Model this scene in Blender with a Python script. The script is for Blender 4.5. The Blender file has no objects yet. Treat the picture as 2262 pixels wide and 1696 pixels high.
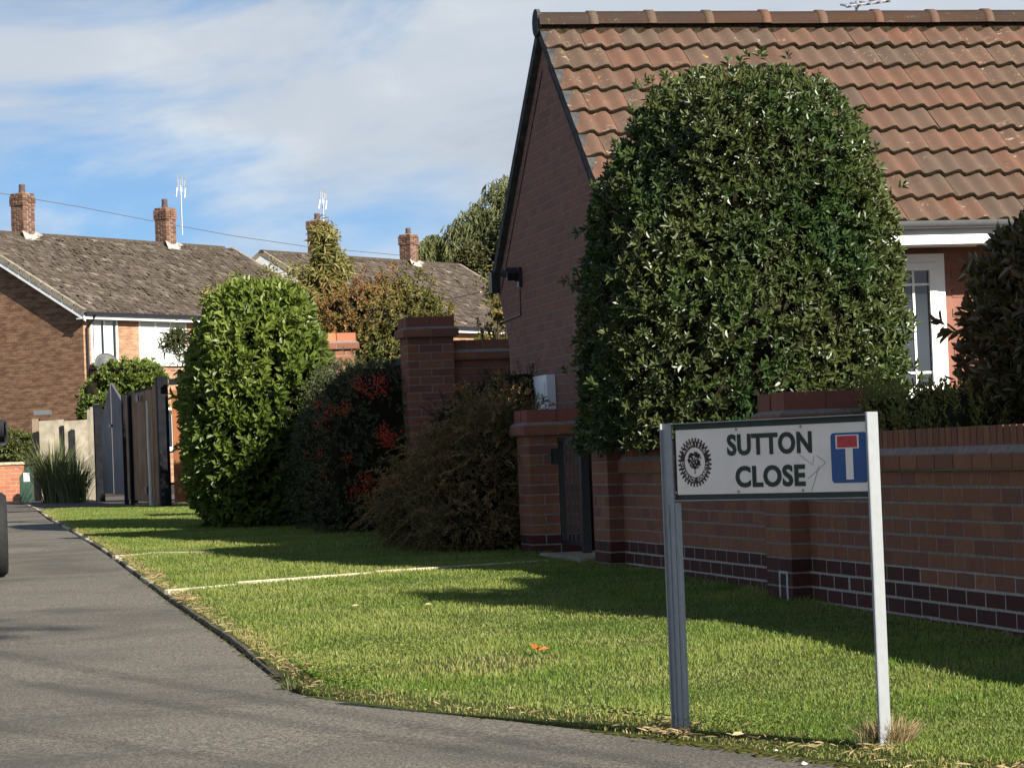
import bpy, math, random
import numpy as np
from mathutils import Matrix, Vector

random.seed(7)
RNG = np.random.default_rng(11)
SC = bpy.context.scene
COL = SC.collection

# ------------------------------------------------------------------ camera, world, sun, exposure
F_PX, CX, CY = 5905.0, 1131.0, 848.0
PITCH, ROLL = math.radians(1.55), math.radians(-2.2)
CAMM = Matrix.Rotation(math.pi / 2 + PITCH, 4, 'X') @ Matrix.Rotation(ROLL, 4, 'Z')
cam_d = bpy.data.cameras.new('camera')
cam = bpy.data.objects.new('camera', cam_d)
COL.objects.link(cam)
cam.matrix_world = CAMM
cam_d.sensor_width = 36
cam_d.sensor_fit = 'HORIZONTAL'
cam_d.lens = F_PX / 2262 * 36
cam_d.clip_start, cam_d.clip_end = 0.1, 3000
SC.camera = cam

SUN_AZ, SUN_EL = math.atan2(0.625, -0.78), math.radians(27.5)
SKY_STRENGTH, SUN_STRENGTH, EXPOSURE = 0.047, 5.0, 1.15
world = bpy.data.worlds.new('World')
SC.world = world
world.use_nodes = True


def build_sky():
    nt = world.node_tree
    nt.nodes.clear()
    N, L = nt.nodes.new, nt.links.new
    out = N('ShaderNodeOutputWorld')
    bg = N('ShaderNodeBackground')
    bg.inputs['Strength'].default_value = SKY_STRENGTH
    L(bg.outputs[0], out.inputs[0])
    sky = N('ShaderNodeTexSky')
    sky.sky_type = 'NISHITA'
    sky.sun_disc = False
    sky.sun_elevation = SUN_EL
    sky.sun_rotation = SUN_AZ
    sky.air_density, sky.dust_density, sky.ozone_density = 1.0, 0.6, 2.0
    tc = N('ShaderNodeTexCoord')
    lift = N('ShaderNodeVectorMath')
    lift.operation = 'ADD'
    lift.inputs[1].default_value = (0, 0, 0.16)
    L(tc.outputs['Generated'], lift.inputs[0])
    L(lift.outputs[0], sky.inputs['Vector'])
    mp = N('ShaderNodeMapping')
    mp.inputs['Location'].default_value = (5.334, 2.2, 0.60)
    mp.inputs['Scale'].default_value = (1.0, 1.0, 2.4)
    L(tc.outputs['Generated'], mp.inputs['Vector'])

    def noise(scale, detail, rough, dist=0.0):
        n = N('ShaderNodeTexNoise')
        n.inputs['Scale'].default_value = scale
        n.inputs['Detail'].default_value = detail
        n.inputs['Roughness'].default_value = rough
        n.inputs['Distortion'].default_value = dist
        L(mp.outputs[0], n.inputs['Vector'])
        return n

    def ramp(src, stops):
        r = N('ShaderNodeValToRGB')
        r.color_ramp.interpolation = 'EASE'
        el = r.color_ramp.elements
        while len(el) < len(stops):
            el.new(0.5)
        for e, (p, c) in zip(el, stops):
            e.position, e.color = p, (*c, 1) if len(c) == 3 else c
        L(src, r.inputs[0])
        return r
    cover = ramp(noise(3.4, 8, 0.55, 0.6).outputs['Fac'], [(0.40, (0, 0, 0)), (0.54, (1, 1, 1))])
    shade = ramp(noise(5.8, 7, 0.55, 0.5).outputs['Fac'], [(0.3, (4.0, 4.6, 5.6)), (0.50, (5.7, 6.3, 7.1)), (0.70, (7.4, 7.9, 8.3))])
    gain = N('ShaderNodeMix')
    gain.data_type, gain.blend_type = 'RGBA', 'MULTIPLY'
    gain.inputs['Factor'].default_value = 1
    gain.inputs['B'].default_value = (1.22, 1.40, 1.48, 1)
    L(sky.outputs[0], gain.inputs['A'])
    sep = N('ShaderNodeSeparateXYZ')
    L(tc.outputs['Generated'], sep.inputs[0])
    high = ramp(sep.outputs['Z'], [(0.25, (1, 1, 1)), (0.75, (0.15, 0.15, 0.15))])    # fair weather cloud: seen edge on near the horizon, broken overhead
    thin = N('ShaderNodeMath')
    thin.operation = 'MULTIPLY'
    L(cover.outputs[0], thin.inputs[0])
    L(high.outputs[0], thin.inputs[1])
    mix = N('ShaderNodeMix')
    mix.data_type = 'RGBA'
    L(thin.outputs[0], mix.inputs['Factor'])
    L(gain.outputs['Result'], mix.inputs['A'])
    L(shade.outputs[0], mix.inputs['B'])
    L(mix.outputs['Result'], bg.inputs['Color'])


build_sky()
sun_d = bpy.data.lights.new('sun', 'SUN')
sun_d.energy, sun_d.angle, sun_d.color = SUN_STRENGTH, math.radians(0.5), (1.0, 0.93, 0.82)
sun = bpy.data.objects.new('sun', sun_d)
COL.objects.link(sun)
SUN_DIR = Vector((math.sin(SUN_AZ) * math.cos(SUN_EL), math.cos(SUN_AZ) * math.cos(SUN_EL), math.sin(SUN_EL)))
sun.rotation_euler = SUN_DIR.to_track_quat('Z', 'Y').to_euler()
vs = SC.view_settings
vs.view_transform, vs.look, vs.gamma, vs.exposure, vs.use_curve_mapping = 'Standard', 'None', 1.0, EXPOSURE, False
SC.cycles.max_bounces = 6
SC.cycles.transparent_max_bounces = 8
SC.cycles.sample_clamp_indirect = 6

# ------------------------------------------------------------------ geometry of the place
# camera at the origin; x to the right, y into the street, z up. The ground lies about 0.9 m below the camera.
GY = [-60, 0, 8, 12, 17.8, 25, 38.7, 52, 80, 900]
GZ = [-0.95, -0.93, -0.868, -0.828, -0.745, -0.66, -0.54, -0.45, -0.36, -0.36]


def G(y):
    return float(np.interp(y, GY, GZ))


def ray(px, py):
    d = CAMM.to_3x3() @ Vector(((px - CX) / F_PX, -(py - CY) / F_PX, -1.0))
    return d / d.y


def at(px, py, Y):
    return ray(px, py) * Y


def onground(px, py, off=0.0):
    d = ray(px, py)
    Y = 10.0
    for _ in range(40):
        Y = (G(Y) + off) / d.z
    return d * Y


def project(p):
    q = CAMM.inverted() @ Vector(p)
    return CX + F_PX * q.x / -q.z, CY - F_PX * q.y / -q.z, -q.z


O = Vector((1.545, 13.78, 0))
WV = Vector((-0.2064, 0.9785, 0))        # along the garden wall, away from the camera
EV = Vector((0.9785, 0.2064, 0))         # from the wall into the garden
FM = Matrix(((EV.x, WV.x, 0, O.x), (EV.y, WV.y, 0, O.y), (0, 0, 1, 0), (0, 0, 0, 1)))


def tY(Y, s=0.0):
    return (Y - O.y - s * EV.y) / WV.y


def wallX(Y, s=0.0):
    return O.x + s * EV.x + tY(Y, s) * WV.x


# ------------------------------------------------------------------ helpers
MATS = {}


class Nodes:
    def __init__(self, name):
        self.m = bpy.data.materials.new(name)
        self.m.use_nodes = True
        self.t = self.m.node_tree
        self.t.nodes.clear()
        self.out = self.n('ShaderNodeOutputMaterial')

    def n(self, typ, **kw):
        x = self.t.nodes.new(typ)
        for k, v in kw.items():
            if k in ('inp',):
                for a, b in v.items():
                    x.inputs[a].default_value = b
            else:
                setattr(x, k, v)
        return x

    def l(self, a, b):
        self.t.links.new(a, b)

    def noise(self, vec, scale, detail=4, rough=0.55, dist=0.0):
        x = self.n('ShaderNodeTexNoise', inp={'Scale': scale, 'Detail': detail, 'Roughness': rough, 'Distortion': dist})
        if vec is not None:
            self.l(vec, x.inputs['Vector'])
        return x.outputs['Fac']

    def ramp(self, src, stops, interp='LINEAR'):
        r = self.n('ShaderNodeValToRGB')
        r.color_ramp.interpolation = interp
        el = r.color_ramp.elements
        while len(el) < len(stops):
            el.new(0.5)
        for e, (p, c) in zip(el, stops):
            c = (c, c, c) if not isinstance(c, (tuple, list)) else c
            e.position, e.color = p, (*c, 1)
        self.l(src, r.inputs[0])
        return r.outputs[0]

    def mix(self, fac, a, b, blend='MIX'):
        x = self.n('ShaderNodeMix', data_type='RGBA', blend_type=blend)
        for s, v in (('Factor', fac), ('A', a), ('B', b)):
            if isinstance(v, (int, float)):
                x.inputs[s].default_value = v
            elif isinstance(v, tuple):
                x.inputs[s].default_value = (*v, 1)
            else:
                self.l(v, x.inputs[s])
        return x.outputs['Result']

    def math(self, op, a, b=0.0):
        x = self.n('ShaderNodeMath', operation=op)
        for i, v in enumerate((a, b)):
            if isinstance(v, (int, float)):
                x.inputs[i].default_value = v
            else:
                self.l(v, x.inputs[i])
        return x.outputs[0]

    def bsdf(self, color, rough=0.7, spec=0.35, metal=0.0, bump=None, bump_s=0.3, bump_d=0.01, normal=None):
        b = self.n('ShaderNodeBsdfPrincipled')
        b.inputs['Specular IOR Level'].default_value = spec
        b.inputs['Metallic'].default_value = metal
        for s, v in (('Base Color', color), ('Roughness', rough)):
            if isinstance(v, (int, float)):
                b.inputs[s].default_value = v
            elif isinstance(v, tuple):
                b.inputs[s].default_value = (*v, 1)
            else:
                self.l(v, b.inputs[s])
        if bump is not None:
            bp = self.n('ShaderNodeBump', inp={'Strength': bump_s, 'Distance': bump_d})
            self.l(bump, bp.inputs['Height'])
            self.l(bp.outputs[0], b.inputs['Normal'])
        return b.outputs[0]

    def done(self, sh):
        self.l(sh, self.out.inputs[0])
        MATS[self.m.name] = self.m
        return self.m

    def obj(self):
        return self.n('ShaderNodeTexCoord').outputs['Object']

    def pos(self):
        return self.n('ShaderNodeNewGeometry').outputs['Position']

    def attr(self, name):
        return self.n('ShaderNodeAttribute', attribute_name=name).outputs['Fac']

    def tint(self):
        r = self.n('ShaderNodeObjectInfo').outputs['Random']
        return self.math('FRACT', self.math('ADD', r, self.attr('tint')))


def plain(name, color, rough=0.6, spec=0.35, metal=0.0, var=0.15, scale=20.0, bump=0.0):
    m = Nodes(name)
    nz = m.noise(m.obj(), scale, 5)
    lo = tuple(c * (1 - var) for c in color)
    hi = tuple(min(1, c * (1 + var)) for c in color)
    c = m.ramp(nz, [(0.3, lo), (0.7, hi)])
    r = m.ramp(nz, [(0.3, min(1, rough * 1.1)), (0.7, rough * 0.9)])
    return m.done(m.bsdf(c, r, spec, metal, nz if bump else None, bump or 0.1, 0.004))


def brick_mat(name, tones, grain=0.06, efflo=0.0):
    m = Nodes(name)
    t = m.tint()
    k = len(tones)
    c = m.ramp(t, [(i / k, x) for i, x in enumerate(tones)], 'CONSTANT')
    p = m.pos()
    nz = m.noise(p, 26, 5, 0.6)
    c = m.mix(m.ramp(nz, [(0.35, 0.0), (0.75, 0.55)]), c, tuple(x * 0.6 for x in tones[0]))
    c = m.mix(m.ramp(m.noise(p, 2.3, 4, 0.6), [(0.35, 0.0), (0.8, 0.5)]), c, tuple(x * 0.72 for x in tones[1]))
    if efflo:
        c = m.mix(m.ramp(m.noise(p, 7.0, 6, 0.7, 1.0), [(0.66, 0.0), (0.8, efflo)]), c, (0.42, 0.40, 0.38))
    return m.done(m.bsdf(c, 0.85, 0.2, 0, m.noise(p, 90, 4, 0.7), 0.5, grain * 0.08))


def leaf_mat(name, stops, rough=0.38, spec=0.5, trans=0.25):
    m = Nodes(name)
    t = m.attr('tint')
    c = m.ramp(t, stops)
    c = m.mix(0.35, c, m.ramp(m.noise(m.pos(), 1.7, 3), [(0.3, tuple(x * 0.75 for x in stops[0][1])), (0.7, stops[-1][1])]))
    d = m.bsdf(c, rough, spec)
    tr = m.n('ShaderNodeBsdfTranslucent')
    m.l(m.mix(0.5, c, (0.55, 0.75, 0.08), 'MULTIPLY'), tr.inputs[0])
    tr2 = m.n('ShaderNodeMixShader', inp={0: trans})
    m.l(d, tr2.inputs[1])
    m.l(tr.outputs[0], tr2.inputs[2])
    return m.done(tr2.outputs[0])


# ---- materials
BR = [tuple(k * c for k, c in zip(b, (1.03, 0.94, 0.86))) for b in [(0.205, 0.090, 0.058), (0.232, 0.105, 0.065), (0.178, 0.082, 0.060), (0.245, 0.118, 0.071), (0.215, 0.095, 0.06), (0.155, 0.075, 0.058), (0.225, 0.098, 0.062)]]
M_BRICK = brick_mat('brown_red_brick', BR, efflo=0.25)
M_GABLE = brick_mat('gable_brick', [(0.232, 0.108, 0.078), (0.248, 0.115, 0.082), (0.22, 0.102, 0.075), (0.185, 0.092, 0.073), (0.238, 0.110, 0.080)])
M_PLINTH = brick_mat('dark_engineering_brick', [(0.070, 0.022, 0.017), (0.085, 0.026, 0.019), (0.058, 0.020, 0.017), (0.076, 0.023, 0.019)], efflo=0.2)
M_REDBRICK = brick_mat('orange_red_brick', [(0.40, 0.145, 0.075), (0.45, 0.18, 0.09), (0.36, 0.13, 0.075), (0.42, 0.17, 0.1)])
M_CAPBRICK = brick_mat('red_cap_brick', [(0.215, 0.078, 0.054), (0.24, 0.088, 0.06), (0.19, 0.075, 0.055)], efflo=0.25)
M_CHIM = brick_mat('weathered_chimney_brick', [(0.15, 0.078, 0.052), (0.20, 0.11, 0.07), (0.10, 0.06, 0.046), (0.075, 0.05, 0.04), (0.23, 0.135, 0.09)])
M_MORTAR = plain('mortar', (0.20, 0.165, 0.145), 0.95, 0.1, var=0.25, scale=30, bump=0.4)
M_MORTARP = plain('pale_plinth_mortar', (0.33, 0.29, 0.26), 0.95, 0.1, var=0.2, scale=30, bump=0.3)
M_MORTAR_L = plain('pale_mortar', (0.36, 0.31, 0.25), 0.95, 0.1, var=0.2, scale=30, bump=0.4)
M_FLASH = plain('pale_mortar_flashing', (0.31, 0.29, 0.26), 0.8, 0.2, var=0.25, scale=4)
M_WHITE = plain('white_upvc', (0.78, 0.78, 0.77), 0.35, 0.45, var=0.03)
M_WHITEP = plain('white_paint', (0.72, 0.72, 0.70), 0.6, 0.3, var=0.1, scale=6)
M_BLACKM = plain('black_painted_metal', (0.012, 0.012, 0.014), 0.4, 0.5, var=0.2)
M_BLACKW = plain('black_stained_timber', (0.007, 0.0075, 0.010), 0.8, 0.15, var=0.4, scale=9, bump=0.3)
M_GUTTER = plain('grey_gutter', (0.10, 0.105, 0.11), 0.4, 0.4, var=0.1)
M_VERGE = plain('dark_verge_mortar', (0.06, 0.06, 0.06), 0.9, 0.1, var=0.4, scale=12, bump=0.4)
M_CONC = plain('weathered_concrete', (0.22, 0.195, 0.15), 0.9, 0.15, var=0.3, scale=5, bump=0.3)
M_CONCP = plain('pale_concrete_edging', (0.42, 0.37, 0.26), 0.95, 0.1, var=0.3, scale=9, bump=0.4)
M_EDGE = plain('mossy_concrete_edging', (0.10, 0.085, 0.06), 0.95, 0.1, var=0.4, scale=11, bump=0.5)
M_GALV = plain('galvanised_steel', (0.27, 0.285, 0.295), 0.5, 0.5, 0.2, var=0.08, scale=30)
M_DKGREEN = plain('dark_green_enamel', (0.012, 0.026, 0.018), 0.45, 0.4, var=0.2)
M_PANEL = plain('off_white_sign_enamel', (0.76, 0.685, 0.61), 0.5, 0.4, var=0.07, scale=9)
M_LETTER = plain('dark_green_lettering', (0.016, 0.03, 0.02), 0.5, 0.3, var=0.1)
M_BLUE = plain('blue_sign_enamel', (0.012, 0.065, 0.21), 0.4, 0.4, var=0.1)
M_RED = plain('faded_red_sign_enamel', (0.46, 0.035, 0.04), 0.5, 0.4, var=0.25, scale=60)
M_EMBLEM = plain('brown_black_emblem_print', (0.035, 0.014, 0.010), 0.5, 0.3, var=0.2)
M_SCRATCH = plain('grey_pen_scratch', (0.33, 0.28, 0.25), 0.6, 0.2, var=0.1)
M_WOODB = plain('brown_gate_board', (0.20, 0.105, 0.045), 0.7, 0.25, var=0.25, scale=3, bump=0.2)
M_WOODO = plain('orange_stained_board', (0.19, 0.066, 0.020), 0.6, 0.3, var=0.25, scale=4, bump=0.2)
M_GREYB = plain('grey_painted_board', (0.105, 0.098, 0.108), 0.65, 0.3, var=0.08, scale=3, bump=0.2)
M_CABINET = plain('green_cabinet_paint', (0.03, 0.065, 0.042), 0.45, 0.4, var=0.15)
M_DISH = plain('grey_dish', (0.055, 0.057, 0.06), 0.5, 0.3, var=0.05)
M_POT = plain('sooty_pot', (0.09, 0.06, 0.05), 0.8, 0.2, var=0.3)
M_ALU = plain('aerial_aluminium', (0.35, 0.35, 0.36), 0.4, 0.5, 0.5)
M_BARK = plain('dark_bark', (0.055, 0.042, 0.03), 0.95, 0.1, var=0.4, scale=14, bump=0.6)
M_TWIGSHADE = plain('shaded_twig_interior', (0.018, 0.017, 0.010), 1.0, 0.0, var=0.5, scale=9, bump=0.7)
M_SOIL = plain('dark_soil', (0.055, 0.045, 0.032), 1.0, 0.05, var=0.4, scale=12, bump=0.7)
M_MOSS = plain('dark_moss', (0.022, 0.026, 0.010), 1.0, 0.05, var=0.6, scale=25, bump=0.7)
M_MOSSG = plain('olive_moss', (0.055, 0.055, 0.014), 1.0, 0.05, var=0.5, scale=25, bump=0.7)
M_LEAD = plain('white_glazing_bar', (0.76, 0.76, 0.75), 0.4, 0.4, var=0.03)
M_CURTAIN = plain('closed_white_blind', (0.46, 0.48, 0.45), 0.8, 0.2, var=0.06, scale=2)
M_CARBLUE = plain('blue_car_paint', (0.035, 0.13, 0.25), 0.25, 0.6, 0.2, var=0.05)
M_RUBBER = plain('tyre_rubber', (0.018, 0.018, 0.018), 0.85, 0.2, var=0.2)
M_PLASTIC = plain('black_plastic', (0.02, 0.021, 0.023), 0.5, 0.4, var=0.2)
M_ALLOY = plain('wheel_alloy', (0.4, 0.41, 0.42), 0.35, 0.5, 0.6)
M_BERRY = plain('orange_red_berry', (0.55, 0.05, 0.012), 0.4, 0.5, var=0.25, scale=30)
M_PEBBLE = plain('white_pebble', (0.72, 0.70, 0.66), 0.7, 0.3)
M_WIRE = plain('grey_wire', (0.09, 0.09, 0.10), 0.6, 0.3)
M_PALEPLASTIC = plain('pale_downpipe_plastic', (0.55, 0.52, 0.46), 0.5, 0.4, var=0.15, scale=5)


def mk_glass():
    m = Nodes('dark_window_glass')
    return m.done(m.bsdf((0.012, 0.014, 0.016), 0.04, 0.9))


M_GLASS = mk_glass()


def mk_tile():
    m = Nodes('weathered_concrete_tile')
    p = m.pos()
    c = m.ramp(m.tint(), [(0.0, (0.122, 0.062, 0.042)), (0.2, (0.145, 0.068, 0.044)), (0.4, (0.112, 0.068, 0.049)), (0.58, (0.130, 0.070, 0.048)), (0.74, (0.095, 0.066, 0.050)), (0.88, (0.155, 0.066, 0.042))], 'CONSTANT')
    c = m.mix(m.ramp(m.noise(p, 1.5, 5, 0.65), [(0.40, 0.0), (0.70, 0.6)]), c, (0.062, 0.048, 0.036))
    c = m.mix(m.ramp(m.noise(p, 6.5, 5, 0.65), [(0.36, 0.0), (0.66, 0.8)]), c, (0.100, 0.070, 0.050))
    c = m.mix(m.ramp(m.noise(p, 42, 4, 0.65), [(0.42, 0.0), (0.75, 0.45)]), c, (0.072, 0.047, 0.036))
    spots = m.ramp(m.noise(p, 15, 5, 0.75, 0.8), [(0.60, 0.0), (0.66, 1.0)])
    dt = m.n('ShaderNodeVectorMath', operation='DOT_PRODUCT')
    m.l(p, dt.inputs[0])
    dt.inputs[1].default_value = tuple(EV)
    near = m.ramp(m.math('SUBTRACT', dt.outputs['Value'], O.dot(EV)), [(0.42, 1.0), (1.0, 0.0)])
    clump = m.math('MAXIMUM', near, m.ramp(m.noise(p, 1.3, 3), [(0.46, 0.0), (0.62, 1.0)]))
    c = m.mix(m.math('MULTIPLY', spots, clump), c, (0.36, 0.31, 0.235))
    y = m.math('MULTIPLY', m.ramp(m.noise(p, 8, 4, 0.7, 0.6), [(0.66, 0.0), (0.70, 1.0)]), m.ramp(m.noise(p, 1.1, 2), [(0.56, 0.0), (0.62, 1.0)]))
    c = m.mix(y, c, (0.34, 0.235, 0.055))
    return m.done(m.bsdf(c, 0.9, 0.2, 0, m.noise(p, 120, 4, 0.7), 0.5, 0.004))


M_TILE = mk_tile()
M_TILEEDGE = plain('mossy_edge_gap_shade', (0.030, 0.022, 0.014), 1.0, 0.05, var=0.6, scale=30, bump=0.6)  # mossy, dirty edges; dark also stands for shade in the course and ridge gaps


def mk_oldtile():
    m = Nodes('lichen_grey_brown_tile')
    p = m.pos()
    c = m.ramp(m.attr('tint'), [(0.0, (0.058, 0.045, 0.035)), (0.35, (0.080, 0.062, 0.050)), (0.6, (0.105, 0.084, 0.069)), (0.85, (0.145, 0.118, 0.097)), (0.97, (0.25, 0.21, 0.17))])
    c = m.mix(m.ramp(m.noise(p, 1.1, 5, 0.6), [(0.4, 0.0), (0.7, 0.5)]), c, (0.062, 0.050, 0.026))
    c = m.mix(m.ramp(m.noise(p, 9, 5, 0.7), [(0.5, 0.0), (0.75, 0.6)]), c, (0.165, 0.138, 0.112))
    return m.done(m.bsdf(c, 0.95, 0.15, 0, m.noise(p, 14, 4, 0.7), 0.8, 0.03))


M_OLDTILE = mk_oldtile()


def mk_farbrick(name, a, b, dark, mortar):
    m = Nodes(name)
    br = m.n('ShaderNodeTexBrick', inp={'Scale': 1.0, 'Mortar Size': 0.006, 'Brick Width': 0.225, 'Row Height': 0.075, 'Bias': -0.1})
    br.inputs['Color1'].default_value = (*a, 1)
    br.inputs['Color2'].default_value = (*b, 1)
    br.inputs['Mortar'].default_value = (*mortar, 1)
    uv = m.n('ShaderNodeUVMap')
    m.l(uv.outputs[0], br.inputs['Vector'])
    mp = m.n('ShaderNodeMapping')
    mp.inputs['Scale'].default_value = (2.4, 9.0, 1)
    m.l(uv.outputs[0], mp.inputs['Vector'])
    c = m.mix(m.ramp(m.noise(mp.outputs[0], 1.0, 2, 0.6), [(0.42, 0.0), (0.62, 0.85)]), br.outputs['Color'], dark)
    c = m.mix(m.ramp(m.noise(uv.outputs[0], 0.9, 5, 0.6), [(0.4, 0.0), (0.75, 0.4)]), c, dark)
    return m.done(m.bsdf(c, 0.9, 0.15, 0, br.outputs['Fac'], 0.4, -0.01))


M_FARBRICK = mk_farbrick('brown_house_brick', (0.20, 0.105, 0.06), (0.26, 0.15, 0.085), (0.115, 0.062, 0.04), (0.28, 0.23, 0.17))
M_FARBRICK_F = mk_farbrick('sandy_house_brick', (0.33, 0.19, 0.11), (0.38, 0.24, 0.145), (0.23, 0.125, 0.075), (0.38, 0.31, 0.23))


def mk_tarmac():
    m = Nodes('worn_grey_tarmac')
    p = m.pos()
    st = m.noise(p, 75, 3, 0.9)
    c = m.ramp(st, [(0.36, (0.042, 0.037, 0.030)), (0.50, (0.122, 0.108, 0.086)), (0.64, (0.31, 0.275, 0.215))])
    c = m.mix(m.ramp(m.noise(p, 0.8, 6, 0.65, 0.5), [(0.44, 0.0), (0.66, 0.75)]), c, (0.060, 0.056, 0.049))
    c = m.mix(m.ramp(m.noise(p, 420, 2, 0.5), [(0.62, 0.0), (0.72, 0.5)]), c, (0.26, 0.245, 0.21))
    return m.done(m.bsdf(c, 0.9, 0.25, 0, st, 0.8, 0.008))


M_TARMAC = mk_tarmac()


def mk_lawnbase():
    m = Nodes('lawn_thatch')
    p = m.pos()
    c = m.ramp(m.noise(p, 3.0, 5, 0.65), [(0.3, (0.055, 0.075, 0.018)), (0.55, (0.085, 0.105, 0.025)), (0.75, (0.16, 0.14, 0.06))])
    c = m.mix(m.ramp(m.noise(p, 60, 3, 0.7), [(0.4, 0.0), (0.7, 0.6)]), c, (0.045, 0.05, 0.016))
    return m.done(m.bsdf(c, 0.95, 0.1, 0, m.noise(p, 80, 3, 0.8), 1.0, 0.02))


M_LAWN = mk_lawnbase()
M_GRASS = leaf_mat('grass_blade', [(0.0, (0.068, 0.130, 0.016)), (0.35, (0.130, 0.228, 0.028)), (0.7, (0.215, 0.310, 0.045)), (0.82, (0.29, 0.30, 0.072)), (1.0, (0.42, 0.33, 0.15))], 0.5, 0.3, 0.4)
M_BUSH = leaf_mat('glossy_olive_leaf', [(0.0, (0.022, 0.050, 0.013)), (0.4, (0.042, 0.085, 0.019)), (0.75, (0.075, 0.125, 0.030)), (0.95, (0.125, 0.175, 0.050)), (1.0, (0.17, 0.12, 0.05))], 0.40, 0.5, 0.2)
M_LAUREL = leaf_mat('bright_laurel_leaf', [(0.0, (0.050, 0.080, 0.013)), (0.5, (0.098, 0.148, 0.020)), (0.85, (0.17, 0.225, 0.032)), (1.0, (0.26, 0.30, 0.065))], 0.46, 0.45, 0.32)
M_PYRA = leaf_mat('small_dark_leaf', [(0.0, (0.030, 0.042, 0.016)), (0.6, (0.055, 0.07, 0.026)), (1.0, (0.12, 0.12, 0.055))], 0.5, 0.35, 0.15)
M_JUNI = leaf_mat('bronze_juniper_spray', [(0.0, (0.075, 0.072, 0.034)), (0.5, (0.17, 0.14, 0.06)), (0.85, (0.28, 0.20, 0.085)), (1.0, (0.34, 0.17, 0.08))], 0.7, 0.2, 0.15)
M_JUNID = leaf_mat('dark_conifer_spray', [(0.0, (0.020, 0.026, 0.014)), (1.0, (0.045, 0.05, 0.026))], 0.7, 0.2, 0.1)
M_PHOT = leaf_mat('maroon_green_leaf', [(0.0, (0.045, 0.062, 0.018)), (0.5, (0.078, 0.090, 0.028)), (0.8, (0.12, 0.080, 0.034)), (1.0, (0.20, 0.075, 0.045))], 0.4, 0.5, 0.15)
M_HEBE = leaf_mat('olive_hebe_leaf', [(0.0, (0.10, 0.115, 0.022)), (0.7, (0.21, 0.205, 0.042)), (1.0, (0.28, 0.22, 0.07))], 0.5, 0.35, 0.2)
M_SMOKE = leaf_mat('autumn_orange_leaf', [(0.0, (0.07, 0.095, 0.022)), (0.35, (0.14, 0.135, 0.030)), (0.65, (0.22, 0.095, 0.032)), (0.9, (0.26, 0.085, 0.038)), (1.0, (0.36, 0.24, 0.09))], 0.6, 0.25, 0.3)
M_BUDD = leaf_mat('yellow_green_long_leaf', [(0.0, (0.095, 0.110, 0.028)), (0.5, (0.19, 0.185, 0.050)), (0.85, (0.28, 0.25, 0.08)), (1.0, (0.38, 0.28, 0.12))], 0.55, 0.3, 0.3)
M_WILLOW = leaf_mat('grey_green_willow_leaf', [(0.0, (0.062, 0.08, 0.035)), (0.5, (0.11, 0.13, 0.055)), (1.0, (0.21, 0.21, 0.075))], 0.6, 0.25, 0.3)
M_TREE = leaf_mat('mid_green_leaf', [(0.0, (0.045, 0.06, 0.016)), (0.6, (0.085, 0.105, 0.024)), (1.0, (0.16, 0.165, 0.045))], 0.5, 0.3, 0.25)
M_DKTREE = leaf_mat('deep_green_leaf', [(0.0, (0.030, 0.042, 0.016)), (0.6, (0.055, 0.07, 0.026)), (1.0, (0.12, 0.10, 0.04))], 0.5, 0.3, 0.2)
M_BLADE = leaf_mat('strappy_grass_leaf', [(0.0, (0.06, 0.085, 0.03)), (0.6, (0.11, 0.145, 0.05)), (1.0, (0.28, 0.26, 0.13))], 0.5, 0.35, 0.3)
M_STRAW = leaf_mat('dead_straw_blade', [(0.0, (0.20, 0.135, 0.065)), (0.5, (0.36, 0.26, 0.13)), (1.0, (0.50, 0.40, 0.23))], 0.7, 0.2, 0.3)
M_FALLEN = leaf_mat('fallen_orange_leaf', [(0.0, (0.55, 0.13, 0.03)), (1.0, (0.6, 0.17, 0.04))], 0.5, 0.3, 0.2)
M_FALLENP = leaf_mat('fallen_pale_leaf', [(0.0, (0.36, 0.30, 0.15)), (1.0, (0.40, 0.33, 0.18))], 0.6, 0.3, 0.2)


# ---- objects
def link(o):
    COL.objects.link(o)
    return o


def place(o, parent, M):
    o.matrix_basis = M
    if parent is not None:
        o.parent = parent
        o.matrix_parent_inverse = parent.matrix_basis.inverted()
    return o


def tag(o, label=None, cat=None, group=None, kind=None):
    for k, v in (('label', label), ('category', cat), ('group', group), ('kind', kind)):
        if v:
            o[k] = v
    return o


def thing(name, label, cat, M=None, group=None):
    if isinstance(M, (Vector, tuple)):
        M = Matrix.Translation(Vector(M))
    o = link(bpy.data.objects.new(name, None))
    o.empty_display_size = 0.2
    o.matrix_basis = M if M is not None else Matrix()
    return tag(o, label, cat, group)


def add(name, mesh, mat, parent=None, M=None, kind=None):
    if mat is not None and not mesh.materials:
        mesh.materials.append(mat)
    o = link(bpy.data.objects.new(name, mesh))
    place(o, parent, M if M is not None else Matrix())
    if kind:
        o['kind'] = kind
    return o


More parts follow.
